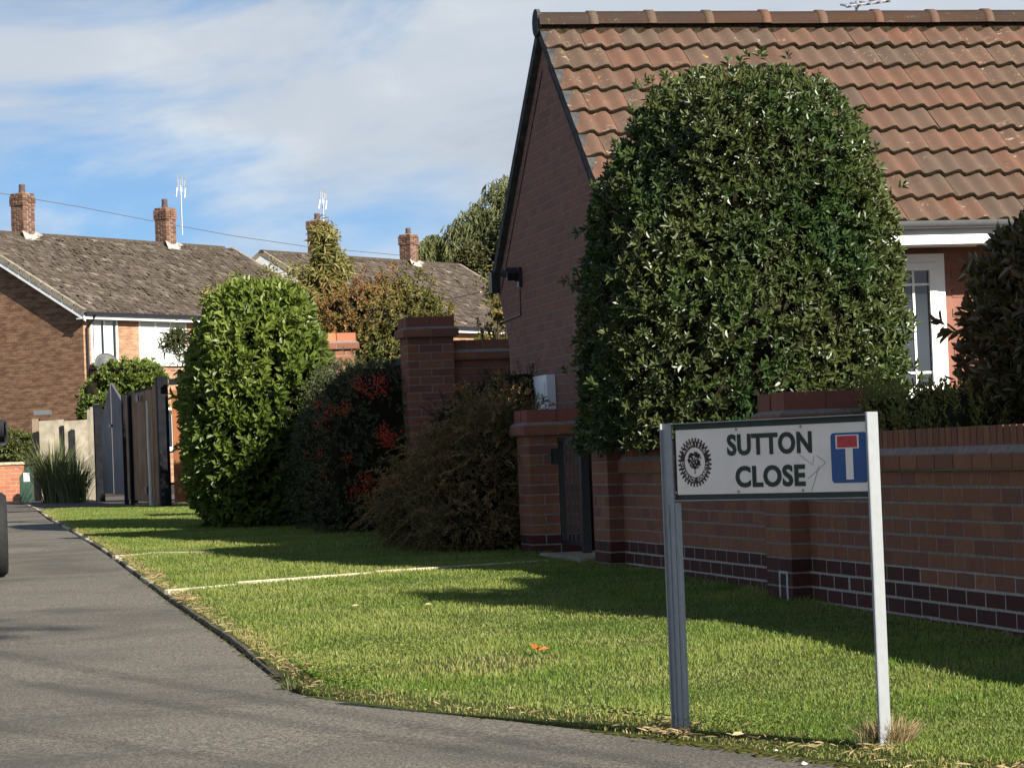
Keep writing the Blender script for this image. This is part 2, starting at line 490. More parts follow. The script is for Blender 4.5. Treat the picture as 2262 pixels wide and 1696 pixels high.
def np_mesh(name, V, quads=None, tris=None, tint=None, smooth=False, uv=None):
    me = bpy.data.meshes.new(name)
    V = np.asarray(V, np.float32).reshape(-1, 3)
    idx, tot = [], []
    if quads is not None and len(quads):
        q = np.asarray(quads, np.int32).reshape(-1, 4)
        idx.append(q.ravel())
        tot.append(np.full(len(q), 4, np.int32))
    if tris is not None and len(tris):
        q = np.asarray(tris, np.int32).reshape(-1, 3)
        idx.append(q.ravel())
        tot.append(np.full(len(q), 3, np.int32))
    idx, tot = np.concatenate(idx), np.concatenate(tot)
    start = np.concatenate([[0], np.cumsum(tot)[:-1]]).astype(np.int32)
    me.vertices.add(len(V))
    me.vertices.foreach_set('co', V.ravel())
    me.loops.add(len(idx))
    me.loops.foreach_set('vertex_index', idx)
    me.polygons.add(len(tot))
    me.polygons.foreach_set('loop_start', start)
    me.polygons.foreach_set('loop_total', tot)
    me.polygons.foreach_set('use_smooth', np.full(len(tot), smooth))
    if tint is not None:
        a = me.attributes.new('tint', 'FLOAT', 'POINT')
        a.data.foreach_set('value', np.asarray(tint, np.float32))
    me.update(calc_edges=True)
    return me


class MB:
    """collects simple shapes into one mesh"""

    def __init__(self):
        self.v, self.f, self.uv = [], [], []

    def poly(self, pts, uv=None):
        b = len(self.v)
        self.v += [tuple(p) for p in pts]
        self.f.append(list(range(b, b + len(pts))))
        self.uv.append(uv or [(0, 0)] * len(pts))

    def box(self, c, d, M=None):
        x, y, z = (k / 2 for k in d)
        P = [Vector((sx * x, sy * y, sz * z)) + Vector(c) for sx in (-1, 1) for sy in (-1, 1) for sz in (-1, 1)]
        if M is not None:
            P = [M @ p for p in P]
        b = len(self.v)
        self.v += [tuple(p) for p in P]
        for f in ((0, 1, 3, 2), (4, 6, 7, 5), (0, 4, 5, 1), (2, 3, 7, 6), (0, 2, 6, 4), (1, 5, 7, 3)):
            self.f.append([b + i for i in f])
            self.uv.append([(0, 0)] * 4)
        return self

    def bx(self, x0, x1, y0, y1, z0, z1):
        return self.box(((x0 + x1) / 2, (y0 + y1) / 2, (z0 + z1) / 2), (x1 - x0, y1 - y0, z1 - z0))

    def tube(self, pts, r, n=8, cap=True):
        rs = r if isinstance(r, (list, tuple)) else [r] * len(pts)
        rings = []
        pts = [Vector(p) for p in pts]
        for i, p in enumerate(pts):
            d = (pts[min(i + 1, len(pts) - 1)] - pts[max(i - 1, 0)]).normalized()
            a = d.cross(Vector((0, 0, 1)) if abs(d.z) < 0.9 else Vector((1, 0, 0))).normalized()
            c = d.cross(a)
            b = len(self.v)
            self.v += [tuple(p + (a * math.cos(t) + c * math.sin(t)) * rs[i]) for t in (2 * math.pi * k / n for k in range(n))]
            rings.append(b)
        for a, b in zip(rings, rings[1:]):
            for k in range(n):
                self.f.append([a + k, a + (k + 1) % n, b + (k + 1) % n, b + k])
                self.uv.append([(0, 0)] * 4)
        if cap:
            self.f.append([rings[0] + k for k in range(n)][::-1])
            self.f.append([rings[-1] + k for k in range(n)])
            self.uv += [[(0, 0)] * n] * 2
        return self

    def lathe(self, prof, n=14, M=None):
        b0 = len(self.v)
        for r, z in prof:
            for k in range(n):
                t = 2 * math.pi * k / n
                p = Vector((r * math.cos(t), r * math.sin(t), z))
                self.v.append(tuple(M @ p if M is not None else p))
        for i in range(len(prof) - 1):
            for k in range(n):
                self.f.append([b0 + i * n + k, b0 + i * n + (k + 1) % n, b0 + (i + 1) * n + (k + 1) % n, b0 + (i + 1) * n + k])
                self.uv.append([(0, 0)] * 4)
        return self

    def prism(self, pts, off):
        """flat polygon pts extruded by vector off"""
        n = len(pts)
        b = len(self.v)
        off = Vector(off)
        self.v += [tuple(p) for p in pts] + [tuple(Vector(p) + off) for p in pts]
        self.f.append(list(range(b, b + n))[::-1])
        self.f.append(list(range(b + n, b + 2 * n)))
        self.uv += [[(0, 0)] * n] * 2
        for k in range(n):
            self.f.append([b + k, b + (k + 1) % n, b + n + (k + 1) % n, b + n + k])
            self.uv.append([(0, 0)] * 4)
        return self

    def mesh(self, name, smooth=False, uv=False):
        me = bpy.data.meshes.new(name)
        me.from_pydata(self.v, [], self.f)
        if smooth:
            for p in me.polygons:
                p.use_smooth = True
        if uv:
            l = me.uv_layers.new(name='UVMap')
            flat = [c for u in self.uv for c in u]
            for i, c in enumerate(flat):
                l.data[i].uv = c
        me.update()
        return me

    def add(self, name, mat, parent=None, M=None, smooth=False, uv=False, kind=None):
        return add(name, self.mesh(name, smooth, uv), mat, parent, M, kind)


def struct(o):
    o['kind'] = 'structure'
    return o


# ---- bricks: chamfered boxes sharing mesh data
BOXV, BOXF = [], []


def chamfer_box(d, c=0.0022):
    x, y, z = (k / 2 for k in d)
    c = min(c, x * 0.4, y * 0.4, z * 0.4)
    V, I = [], {}
    for sx in (-1, 1):
        for sy in (-1, 1):
            for sz in (-1, 1):
                for ax in range(3):
                    p = [sx * (x - (c if ax != 0 else 0)), sy * (y - (c if ax != 1 else 0)), sz * (z - (c if ax != 2 else 0))]
                    I[(sx, sy, sz, ax)] = len(V)
                    V.append(p)
    Q, T = [], []
    for ax in range(3):
        o1, o2 = [a for a in range(3) if a != ax]
        for s in (-1, 1):
            ring = []
            for a, b in ((-1, -1), (1, -1), (1, 1), (-1, 1)):
                k = [0, 0, 0]
                k[ax], k[o1], k[o2] = s, a, b
                ring.append(I[(*k, ax)])
            if (s > 0) != (ax == 1):
                Q.append(ring)
            else:
                Q.append(ring[::-1])
    for ax in range(3):
        o1, o2 = [a for a in range(3) if a != ax]
        for a in (-1, 1):
            for b in (-1, 1):
                k1, k2 = [0] * 3, [0] * 3
                k1[o1] = k2[o1] = a
                k1[o2] = k2[o2] = b
                k1[ax], k2[ax] = -1, 1
                Q.append([I[(*k1, o1)], I[(*k2, o1)], I[(*k2, o2)], I[(*k1, o2)]])
    for sx in (-1, 1):
        for sy in (-1, 1):
            for sz in (-1, 1):
                T.append([I[(sx, sy, sz, ax)] for ax in range(3)])
    return np.array(V, np.float32), np.array(Q, np.int32), np.array(T, np.int32)


BOX_CACHE = {}


class Pieces:
    """pieces of one kind on one thing: the largest 'limit' in view as parts, the rest joined as one part of kind stuff"""

    def __init__(self, parent, name, mat, limit=290, M=FM):
        self.p, self.name, self.mat, self.limit, self.M, self.items = parent, name, mat, limit, M, []

    def put(self, c, d, jit=1.0, hide=False, mat=None):
        M = self.M @ Matrix.Translation(Vector(c) + Vector((random.uniform(-1, 1), random.uniform(-1, 1), random.uniform(-1, 1))) * 0.0008 * jit)
        M = M @ Matrix.Rotation(random.uniform(-1, 1) * 0.006 * jit, 4, random.choice('XYZ'))
        x, y, z = project(M.translation)
        inside = -30 < x < 2292 and -30 < y < 1726
        area = max(d[0], d[1]) * d[2] / z ** 2
        self.items.append((area * (1 if inside and not hide else 0.0001), tuple(round(k, 4) for k in d), M, mat or self.mat))

    def build(self):
        self.items.sort(key=lambda i: -i[0])
        rest = {}
        for k, (a, d, M, mat) in enumerate(self.items):
            if k < self.limit:
                key = (d, mat.name)
                if key not in BOX_CACHE:
                    V, Q, T = chamfer_box(d)
                    BOX_CACHE[key] = np_mesh(self.name, V, Q, T)
                    BOX_CACHE[key].materials.append(mat)
                add(self.name, BOX_CACHE[key], None, self.p, M)
            else:
                rest.setdefault(mat.name, []).append((d, M))
        for mn, L in rest.items():
            Vs, Qs, Ts, tt, b = [], [], [], [], 0
            for d, M in L:
                V, Q, T = chamfer_box(d)
                Mn = np.array(M)
                Vs.append(V @ Mn[:3, :3].T + Mn[:3, 3])
                Qs.append(Q + b)
                Ts.append(T + b)
                tt.append(np.full(len(V), random.random()))
                b += len(V)
            me = np_mesh('brick_courses', np.concatenate(Vs), np.concatenate(Qs), np.concatenate(Ts), np.concatenate(tt))
            add('brick_courses', me, MATS[mn], self.p, Matrix(), 'stuff')


CO, BL, BH, BW = 0.075, 0.215, 0.065, 0.1025
Z_B0 = -0.585                                    # bed joint above the dark plinth


def pillar(parent, pc, s0, t0, ncourse, zb, size=0.44, cap=None, ci0=0, mats=None, hide_side=False):
    """a square brick pillar: near left corner at (s0,t0), base zb, bricks laid round the outside"""
    core = MB().bx(s0 + 0.002, s0 + size - 0.002, t0 + 0.002, t0 + size - 0.002, zb, zb + ncourse * CO)
    core.add('mortar_core', M_MORTAR, parent, FM)
    h = (size - 0.01) / 2
    for i in range(ncourse):
        z = zb + i * CO + 0.005 + BH / 2
        m = mats(i) if mats else None
        if (i + ci0) % 2 == 0:
            for k in range(2):
                pc.put((s0 + h / 2 + k * (h + 0.01), t0 + BW / 2, z), (h, BW, BH), mat=m)
                pc.put((s0 + h / 2 + k * (h + 0.01), t0 + size - BW / 2, z), (h, BW, BH), mat=m, hide=True)
            pc.put((s0 + BW / 2, t0 + size / 2, z), (BW, size - 2 * BW - 0.02, BH), mat=m)
            pc.put((s0 + size - BW / 2, t0 + size / 2, z), (BW, size - 2 * BW - 0.02, BH), mat=m, hide=True)
        else:
            for k in range(2):
                pc.put((s0 + BW / 2, t0 + h / 2 + k * (h + 0.01), z), (BW, h, BH), mat=m)
                pc.put((s0 + size - BW / 2, t0 + h / 2 + k * (h + 0.01), z), (BW, h, BH), mat=m, hide=True)
            pc.put((s0 + size / 2, t0 + BW / 2, z), (size - 2 * BW - 0.02, BW, BH), mat=m)
            pc.put((s0 + size / 2, t0 + size - BW / 2, z), (size - 2 * BW - 0.02, BW, BH), mat=m, hide=True)
    zt = zb + ncourse * CO
    o = 0.045                                    # projecting course
    S = size + 2 * o
    MB().bx(s0 - o + 0.005, s0 + size + o - 0.005, t0 - o + 0.005, t0 + size + o - 0.005, zt, zt + CO).add('mortar_core', M_MORTAR, parent, FM)
    n = 2
    h = (S - 0.01) / n
    z = zt + 0.005 + BH / 2
    for k in range(n):
        pc.put((s0 - o + h / 2 + k * (h + 0.01), t0 - o + BW / 2, z), (h, BW, BH))
        pc.put((s0 - o + h / 2 + k * (h + 0.01), t0 + size + o - BW / 2, z), (h, BW, BH), hide=True)
    for sx in (s0 - o + BW / 2, s0 + size + o - BW / 2):
        pc.put((sx, t0 + size / 2, z), (BW, S - 2 * BW - 0.02, BH), hide=sx > s0 + 0.2)
    fil = MB()                                   # sloping mortar fillet
    a, b = o - 0.004, -0.012
    z0, z1 = zt + CO, zt + CO + 0.034
    R = lambda k, z: [(s0 - k, t0 - k, z), (s0 + size + k, t0 - k, z), (s0 + size + k, t0 + size + k, z), (s0 - k, t0 + size + k, z)]
    lo, hi = R(a, z0), R(b, z1)
    for k in range(4):
        fil.poly([lo[k], lo[(k + 1) % 4], hi[(k + 1) % 4], hi[k]])
    fil.poly(hi)
    fil.add('mortar_fillet', M_MORTAR, parent, FM)
    capm = cap or M_CAPBRICK
    nb = 2
    wd = (size - 0.01 * (nb - 1) + 0.02) / nb
    hh = 0.1025
    zc = z0 + 0.012 + hh / 2
    for k in range(nb):
        sc = s0 - 0.01 + wd / 2 + k * (wd + 0.01)
        for tc, dd in ((t0 - 0.01 + 0.1075, 0.215), (t0 + size + 0.01 - 0.1075, 0.215)):
            pc.put((sc, tc, zc), (wd, dd, hh), mat=capm, hide=tc > t0 + 0.2)
    MB().bx(s0 + 0.004, s0 + size - 0.004, t0 + 0.004, t0 + size - 0.004, z0, z0 + hh).add('mortar_core', M_MORTAR, parent, FM)
    return zc + hh / 2


# ------------------------------------------------------------------ ground, path, lawn
def grid_sheet(name, mat, rows, zoff, res=1, thick=0.0):
    """rows: list of (y, x0, x1); sheet following the ground profile"""
    V, Q = [], []
    n = 9
    for y, x0, x1 in rows:
        for k in range(n):
            V.append((x0 + (x1 - x0) * k / (n - 1), y, G(y) + zoff))
    for i in range(len(rows) - 1):
        for k in range(n - 1):
            a = i * n + k
            Q.append((a, a + 1, a + n + 1, a + n))
    return struct(add(name, np_mesh(name, V, Q), mat))


KERB_PX = [(53, 1113), (77, 1123), (107, 1145), (164, 1176), (250, 1230), (307, 1273), (368, 1319), (440, 1368), (511, 1416), (573, 1464), (634, 1511), (654, 1524), (690, 1533), (746, 1541), (818, 1551), (971, 1568), (1125, 1584), (1278, 1602), (1483, 1627), (1657, 1648), (1841, 1675), (2045, 1700)]
KERB = [onground(x, y, -0.03) for x, y in KERB_PX]
KERB = [k for k in KERB if k.y > 0]
KERB.append(KERB[-1] + Vector((0.9, -0.75, 0)))
KERB.append(KERB[-1] + Vector((1.8, -1.2, 0)))
KYS = np.array([k.y for k in KERB][::-1])
KXS = np.array([k.x for k in KERB][::-1])


def kerbX(Y):
    return float(np.interp(Y, KYS, KXS))


ys = [-40, -10, 0, 4, 8, 12, 17.8, 25, 38.7, 52, 80, 200, 900]
grid_sheet('ground', M_SOIL, [(y, -160 - y * 0.3, 160 + y * 0.3) for y in ys], -0.075)
KY0, KY1 = float(KYS[0]), float(KYS[-1])
yy = list(np.linspace(KY0, 12, 26)) + list(np.linspace(12.6, KY1, 50))
grid_sheet('path', M_TARMAC, [(y, -30, kerbX(y) - 0.014) for y in yy] + [(y, -30, kerbX(KY1) - 0.2 - (y - KY1) * 0.05) for y in (KY1 + 2, KY1 + 6, 58)], -0.04)
grid_sheet('path_near', M_TARMAC, [(y, -30, 14) for y in (-30, 0, 3, KY0)], -0.04)
LAWN_END = 41.0
lawn_rows = [(y, kerbX(y) + 0.05, wallX(y) + 0.02) for y in yy if y < LAWN_END] + [(LAWN_END, kerbX(LAWN_END) + 0.05, wallX(LAWN_END))]


def lawn_sheet():
    V, Q = [], []
    n = 11
    for y, x0, x1 in lawn_rows:
        for k in range(n):
            if k < 4:
                x, dz = x0 - 0.03 + k * 0.05, (-0.045, -0.034, -0.022, -0.014)[k]
                if y > 11.5:
                    x, dz = max(x, x0 - 0.022), max(dz, -0.03)
                x = min(x, x1)
            else:
                x, dz = x0 + 0.12 + (x1 - x0 - 0.12) * ((k - 3) / (n - 4)), -0.012
            V.append((x, y, G(y) + dz))
    for i in range(len(lawn_rows) - 1):
        for k in range(n - 1):
            a = i * n + k
            Q.append((a, a + 1, a + n + 1, a + n))
    struct(add('lawn', np_mesh('lawn', V, Q), M_LAWN))


lawn_sheet()
grid_sheet('driveway', plain('dark_gravel_drive', (0.10, 0.085, 0.075), 0.95, 0.1, var=0.5, scale=14, bump=0.8), [(y, -8.6 - (y - 41) * 0.12, wallX(y)) for y in (LAWN_END, 44, 48, 52)], -0.03)


def edging():
    root = thing('lawn_edging', 'low concrete edging stones between the tarmac path and the grass', 'edging', (KERB[-4].x, KERB[-4].y, G(KERB[-4].y)))
    root['kind'] = 'structure'
    P = [Vector((k.x, k.y, G(k.y) - 0.001)) for k in KERB]
    # walk along the line placing 0.9 m stones
    d = [0]
    for a, b in zip(P, P[1:]):
        d.append(d[-1] + (b - a).length)

    def pt(s):
        i = int(np.searchsorted(d, s, 'right')) - 1
        i = max(0, min(i, len(P) - 2))
        f = (s - d[i]) / (d[i + 1] - d[i])
        return P[i].lerp(P[i + 1], f)
    s = 0
    while s < d[-1] - 0.1:
        L = min(0.905, d[-1] - s)
        m = MB()
        n = 4
        pts = [pt(s + 0.006 + (L - 0.012) * k / n) for k in range(n + 1)]
        prof = []
        for k, p in enumerate(pts):
            t = (pts[min(k + 1, n)] - pts[max(k - 1, 0)]).normalized()
            nrm = Vector((t.y, -t.x, 0))
            nrm = nrm if nrm.x > 0 else -nrm
            j = random.uniform(-0.004, 0.004)
            p = p - Vector((0, 0, (0.022 + 0.032 * max(0.0, min(1.0, (12.5 - p.y) / 2.0)))))
            w_ = random.uniform(0.028, 0.045)
            prof.append([p + Vector((0, 0, -0.12)), p + nrm * 0.002 + Vector((0, 0, -0.012 + j)), p + nrm * 0.010 + Vector((0, 0, j)), p + nrm * w_ + Vector((0, 0, j)), p + nrm * (w_ + 0.01) + Vector((0, 0, -0.012))])
        for a, b in zip(prof, prof[1:]):
            for i in range(4):
                m.poly([a[i], b[i], b[i + 1], a[i + 1]])
        m.poly(prof[0])
        m.poly(prof[-1][::-1])
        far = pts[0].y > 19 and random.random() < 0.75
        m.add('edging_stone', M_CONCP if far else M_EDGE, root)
        s += L


edging()


def edging_strip(px, label, w=0.05):
    pts = [onground(x, y, -0.008) for x, y in px]
    root = thing('path_edging', label, 'edging strip', pts[0])
    m_len = sum((b - a).length for a, b in zip(pts, pts[1:]))
    n = max(2, int(m_len / 0.9))
    f = np.linspace(0, len(pts) - 1, n + 1)
    P = [pts[min(int(k), len(pts) - 2)].lerp(pts[min(int(k), len(pts) - 2) + 1], k - min(int(k), len(pts) - 2)) for k in f]
    for a, b in zip(P, P[1:]):
        d = (b - a)
        L = d.length
        M = Matrix.Translation((a + b) / 2) @ Matrix.Rotation(math.atan2(d.y, d.x), 4, 'Z')
        V, Q, T = chamfer_box((L - 0.01, w, 0.08), 0.006)
        add('edging_stone', np_mesh('edging_stone', V, Q, T), M_CONCP, root, M @ Matrix.Translation((0, 0, -0.031 + random.uniform(-.006, .005))))


edging_strip([(366, 1306), (440, 1299), (560, 1286), (760, 1269), (960, 1256), (1215, 1238)], 'pale concrete strip across the lawn leading to the garden gate', 0.045)
edging_strip([(250, 1228), (330, 1222), (470, 1221)], 'short pale concrete strip in the lawn, farther from the street sign', 0.06)


# ------------------------------------------------------------------ boundary wall along the lawn
def boundary_wall():
    tN, tF = tY(8.0), 4.30                       # near end (beyond the frame), far end at the gate
    base = FM @ Vector((0, 0, G(13.8) - 0.02))
    R = thing('garden_wall', 'long low brown brick garden wall behind the street sign with dark plinth courses', 'wall', FM @ Matrix.Translation((0, 0, G(13.8) - 0.02)))
    pc = Pieces(R, 'brick', M_BRICK, 290)
    zt = Z_B0 + 6 * CO                           # underside of the projecting course
    MB().bx(0.0012, 0.208, tN, tF, -1.1, Z_B0).add('plinth_mortar', M_MORTARP, R, FM)
    MB().bx(0.0012, 0.208, tN, tF, Z_B0, zt).add('mortar_core', M_MORTAR, R, FM)
    MB().bx(-0.024, 0.235, tN, tF, zt, zt + CO).add('mortar_core', M_MORTAR, R, FM)
    fil = MB()
    z0, z1 = zt + CO, zt + CO + 0.04
    fil.poly([(-0.022, tN, z0), (-0.022, tF, z0), (0.008, tF, z1), (0.008, tN, z1)])
    fil.add('mortar_fillet', M_MORTAR, R, FM)
    MB().bx(0.007, 0.208, tN, tF, z0, z0 + 0.098).add('mortar_core', M_MORTAR, R, FM)
    uW = 0.225
    for v in range(-6, 5):                       # courses, v counts downwards from the top of the plinth
        z = Z_B0 - (v + 1) * CO + 0.005 + BH / 2
        off = 0 if v % 2 else 0.5
        u = math.floor(-tF / uW)
        while u < -tN / uW:
            uc = u + off + 0.5
            t = -uc * uW
            u += 1
            if t > tF - 0.09 or t < tN + 0.1:
                continue
            if -0.02 < t - 0.24 < 0.56 and False:
                continue
            if G(FM @ Vector((0, t, 0)) and (FM @ Vector((0, t, 0))).y) > z + 0.05:
                continue
            dark = (v >= 1) or (v == 0 and uc < 6.7)
            x, y, _ = project(FM @ Vector((0, t, z)))
            hid = (1462 < x < 1930 and 925 < y < 1100) or (x > 2290) or (x < 1500 and y < 1000)
            pc.put((BW / 2, t, z), (BW, BL, BH), hide=hid, mat=M_PLINTH if dark else M_BRICK)
    t = tF - 0.12                                # projecting course
    while t > tN + 0.1:
        x, y, _ = project(FM @ Vector((0, t, zt)))
        pc.put((-0.03 + BW / 2, t, zt + 0.005 + BH / 2), (BW, BL, BH), hide=(1462 < x < 1930) or x > 2290)
        t -= uW
    t = tF - 0.04                                # brick on edge coping
    while t > tN + 0.1:
        x, y, _ = project(FM @ Vector((0, t, zt)))
        pc.put((0.1075, t, zt + CO + 0.012 + 0.051), (0.215, 0.065, 0.1025), hide=(1330 < x < 1940) or x > 2290)
        t -= 0.075
    # middle pier
    tp = tY(13.93)
    def pm(i):
        return M_PLINTH if i < 4 else M_BRICK
    zb = Z_B0 - 4 * CO
    pillar(R, pc, -0.10, tp, 13, zb, 0.44, mats=pm)
    # end pier at the gate
    pillar(R, pc, -0.10, 4.06, 14, Z_B0 - 4 * CO, 0.44, mats=pm, ci0=1)
    pc.build()
    m = MB()                                     # lime runs on the pier
    m.bx(-0.1015, -0.1003, tp + 0.20, tp + 0.225, Z_B0 - 3.0 * CO, Z_B0 - 0.95 * CO)
    m.bx(-0.1015, -0.1003, tp + 0.07, tp + 0.10, Z_B0 - 3.1 * CO, Z_B0 - 0.95 * CO)
    m.bx(-0.1015, -0.1003, tp + 0.06, tp + 0.23, Z_B0 - 1.1 * CO, Z_B0 - 0.92 * CO)
    m.add('lime_stain', plain('lime_runs', (0.40, 0.42, 0.40), 0.9, 0.1, var=0.4, scale=40), R, FM)


boundary_wall()


def gate_pillar():
    t0 = tY(20.1, -0.1)
    zb = Z_B0 - 4 * CO - 0.01
    R = thing('gate_pillar', 'square brick gate pillar left of the black iron gate, beside the juniper', 'pillar', FM @ Matrix.Translation((0.12, t0 + 0.22, zb)))
    pc = Pieces(R, 'brick', M_BRICK)
    pillar(R, pc, -0.10, t0, 14, zb, 0.44, mats=lambda i: M_PLINTH if i < 4 else M_BRICK)
    pc.build()


gate_pillar()


def iron_gate():
    t0, t1 = tY(20.06, 0.12), tY(19.36, 0.12)
    g = G(20)
    R = thing('iron_gate', 'narrow black iron gate with vertical bars between the brick piers', 'gate', FM @ Matrix.Translation((0.12, t1, g)))
    top = (1005 - 967) * 20 / F_PX
    m = MB()
    m.bx(0.10, 0.14, t1, t0, top - 0.03, top)
    m.bx(0.10, 0.14, t1, t0, g + 0.05, g + 0.08)
    m.bx(0.10, 0.14, t0 - 0.03, t0, g + 0.05, top)
    m.add('gate_frame', M_BLACKM, R, FM)
    for k in range(4):
        t = t0 - 0.14 - k * 0.135
        MB().tube([(0.12, t, g + 0.06), (0.12, t, top - 0.01)], 0.008, 8).add('bar', M_BLACKM, R, FM)
    MB().bx(0.09, 0.15, t1 - 0.06, t1, g - 0.02, top + 0.03).add('gate_post', M_BLACKM, R, FM)
    m = MB().box((0.10, t0 - 0.02, top - 0.14), (0.10, 0.06, 0.12))
    m.tube([(0.04, t0 - 0.02, top - 0.10), (0.04, t0 - 0.02, top - 0.17)], 0.018, 8)
    m.add('latch', M_BLACKM, R, FM)
    V, Q, T = chamfer_box((0.5, 1.3, 0.09), 0.01)
    s = add('gate_step', np_mesh('gate_step', V, Q, T), M_CONC, None, FM @ Matrix.Translation((0.1, 5.4, G(19) - 0.03)))
    struct(s)


iron_gate()


def tall_wall():
    Y0 = 25.1
    t0 = tY(Y0, -0.12)
    zb = -0.72
    n = 33
    R = thing('tall_brick_wall', 'tall brick screen wall and capped pier joining the bungalow gable, beside the orange berry bush', 'wall', FM @ Matrix.Translation((0.1, t0, zb)))
    pc = Pieces(R, 'brick', M_BRICK)
    pillar(R, pc, -0.12, t0, 25, zb, 0.44)
    # screen wall from the pier to the right
    tw = t0 + 0.12
    nw = 22
    MB().bx(0.31, 1.3, tw + 0.007, tw + 0.21, zb, zb + nw * CO).add('mortar_core', M_MORTAR, R, FM)
    for i in range(nw):
        z = zb + i * CO + 0.005 + BH / 2
        s = 0.325 + (0.1125 if i % 2 else 0) + BL / 2
        if i % 2:
            pc.put((0.325 + 0.05, tw + BW / 2, z), (0.10, BW, BH))
        while s < 1.2:
            pc.put((s, tw + BW / 2, z), (BL, BW, BH))
            s += 0.225
    zt = zb + nw * CO
    MB().bx(0.33, 1.3, tw - 0.028, tw + 0.23, zt, zt + CO).add('mortar_core', M_MORTAR, R, FM)
    s = 0.325 + BL / 2
    while s < 1.2:
        pc.put((s, tw - 0.035 + BW / 2, zt + 0.005 + BH / 2), (BL, BW, BH))
        s += 0.225
    m = MB()
    m.poly([(0.325, tw - 0.028, zt + CO), (1.3, tw - 0.028, zt + CO), (1.3, tw + 0.01, zt + CO + 0.035), (0.325, tw + 0.01, zt + CO + 0.035)])
    m.add('mortar_fillet', M_MORTAR, R, FM)
    MB().bx(0.325, 1.3, tw + 0.007, tw + 0.21, zt + CO, zt + CO + 0.1).add('mortar_core', M_MORTAR, R, FM)
    s = 0.36
    while s < 1.2:
        pc.put((s, tw + 0.1075, zt + CO + 0.012 + 0.051), (0.065, 0.215, 0.1025))
        s += 0.075
    # wall running on behind the berry bush to the second pier
    te = tY(31.2)
    MB().bx(0.0, 0.2, t0 + 0.44, te, zb, zb + 22 * CO).add('mortar_core', M_BRICK, R, FM)
    MB().bx(-0.03, 0.23, t0 + 0.44, te, zb + 22 * CO, zb + 23 * CO).add('coping', M_VERGE, R, FM)
    # low wall behind the juniper
    MB().bx(0.0, 0.2, tY(20.6), t0, zb, zb + 10 * CO).add('mortar_core', M_BRICK, R, FM)
    pc.build()
    t2 = tY(31.2, -0.12)
    zb2 = -0.62
    R2 = thing('far_wall_pier', 'sunlit brick wall pier with a red cap rising behind the berry bush', 'pillar', FM @ Matrix.Translation((0.1, t2, zb2)))
    pc = Pieces(R2, 'brick', M_BRICK)
    pillar(R2, pc, -0.12, t2, 26, zb2, 0.44, cap=M_REDBRICK)
    pc.build()


tall_wall()


# ------------------------------------------------------------------ bungalow
S_G = 0.48                                        # gable face
T_R = tY(21.67, S_G)                              # ridge
HALF, Z_RIDGE, Z_EAVE = 2.18, 3.49, 1.66
PR = math.atan2(Z_RIDGE - Z_EAVE, HALF)
SLOPE = HALF / math.cos(PR)


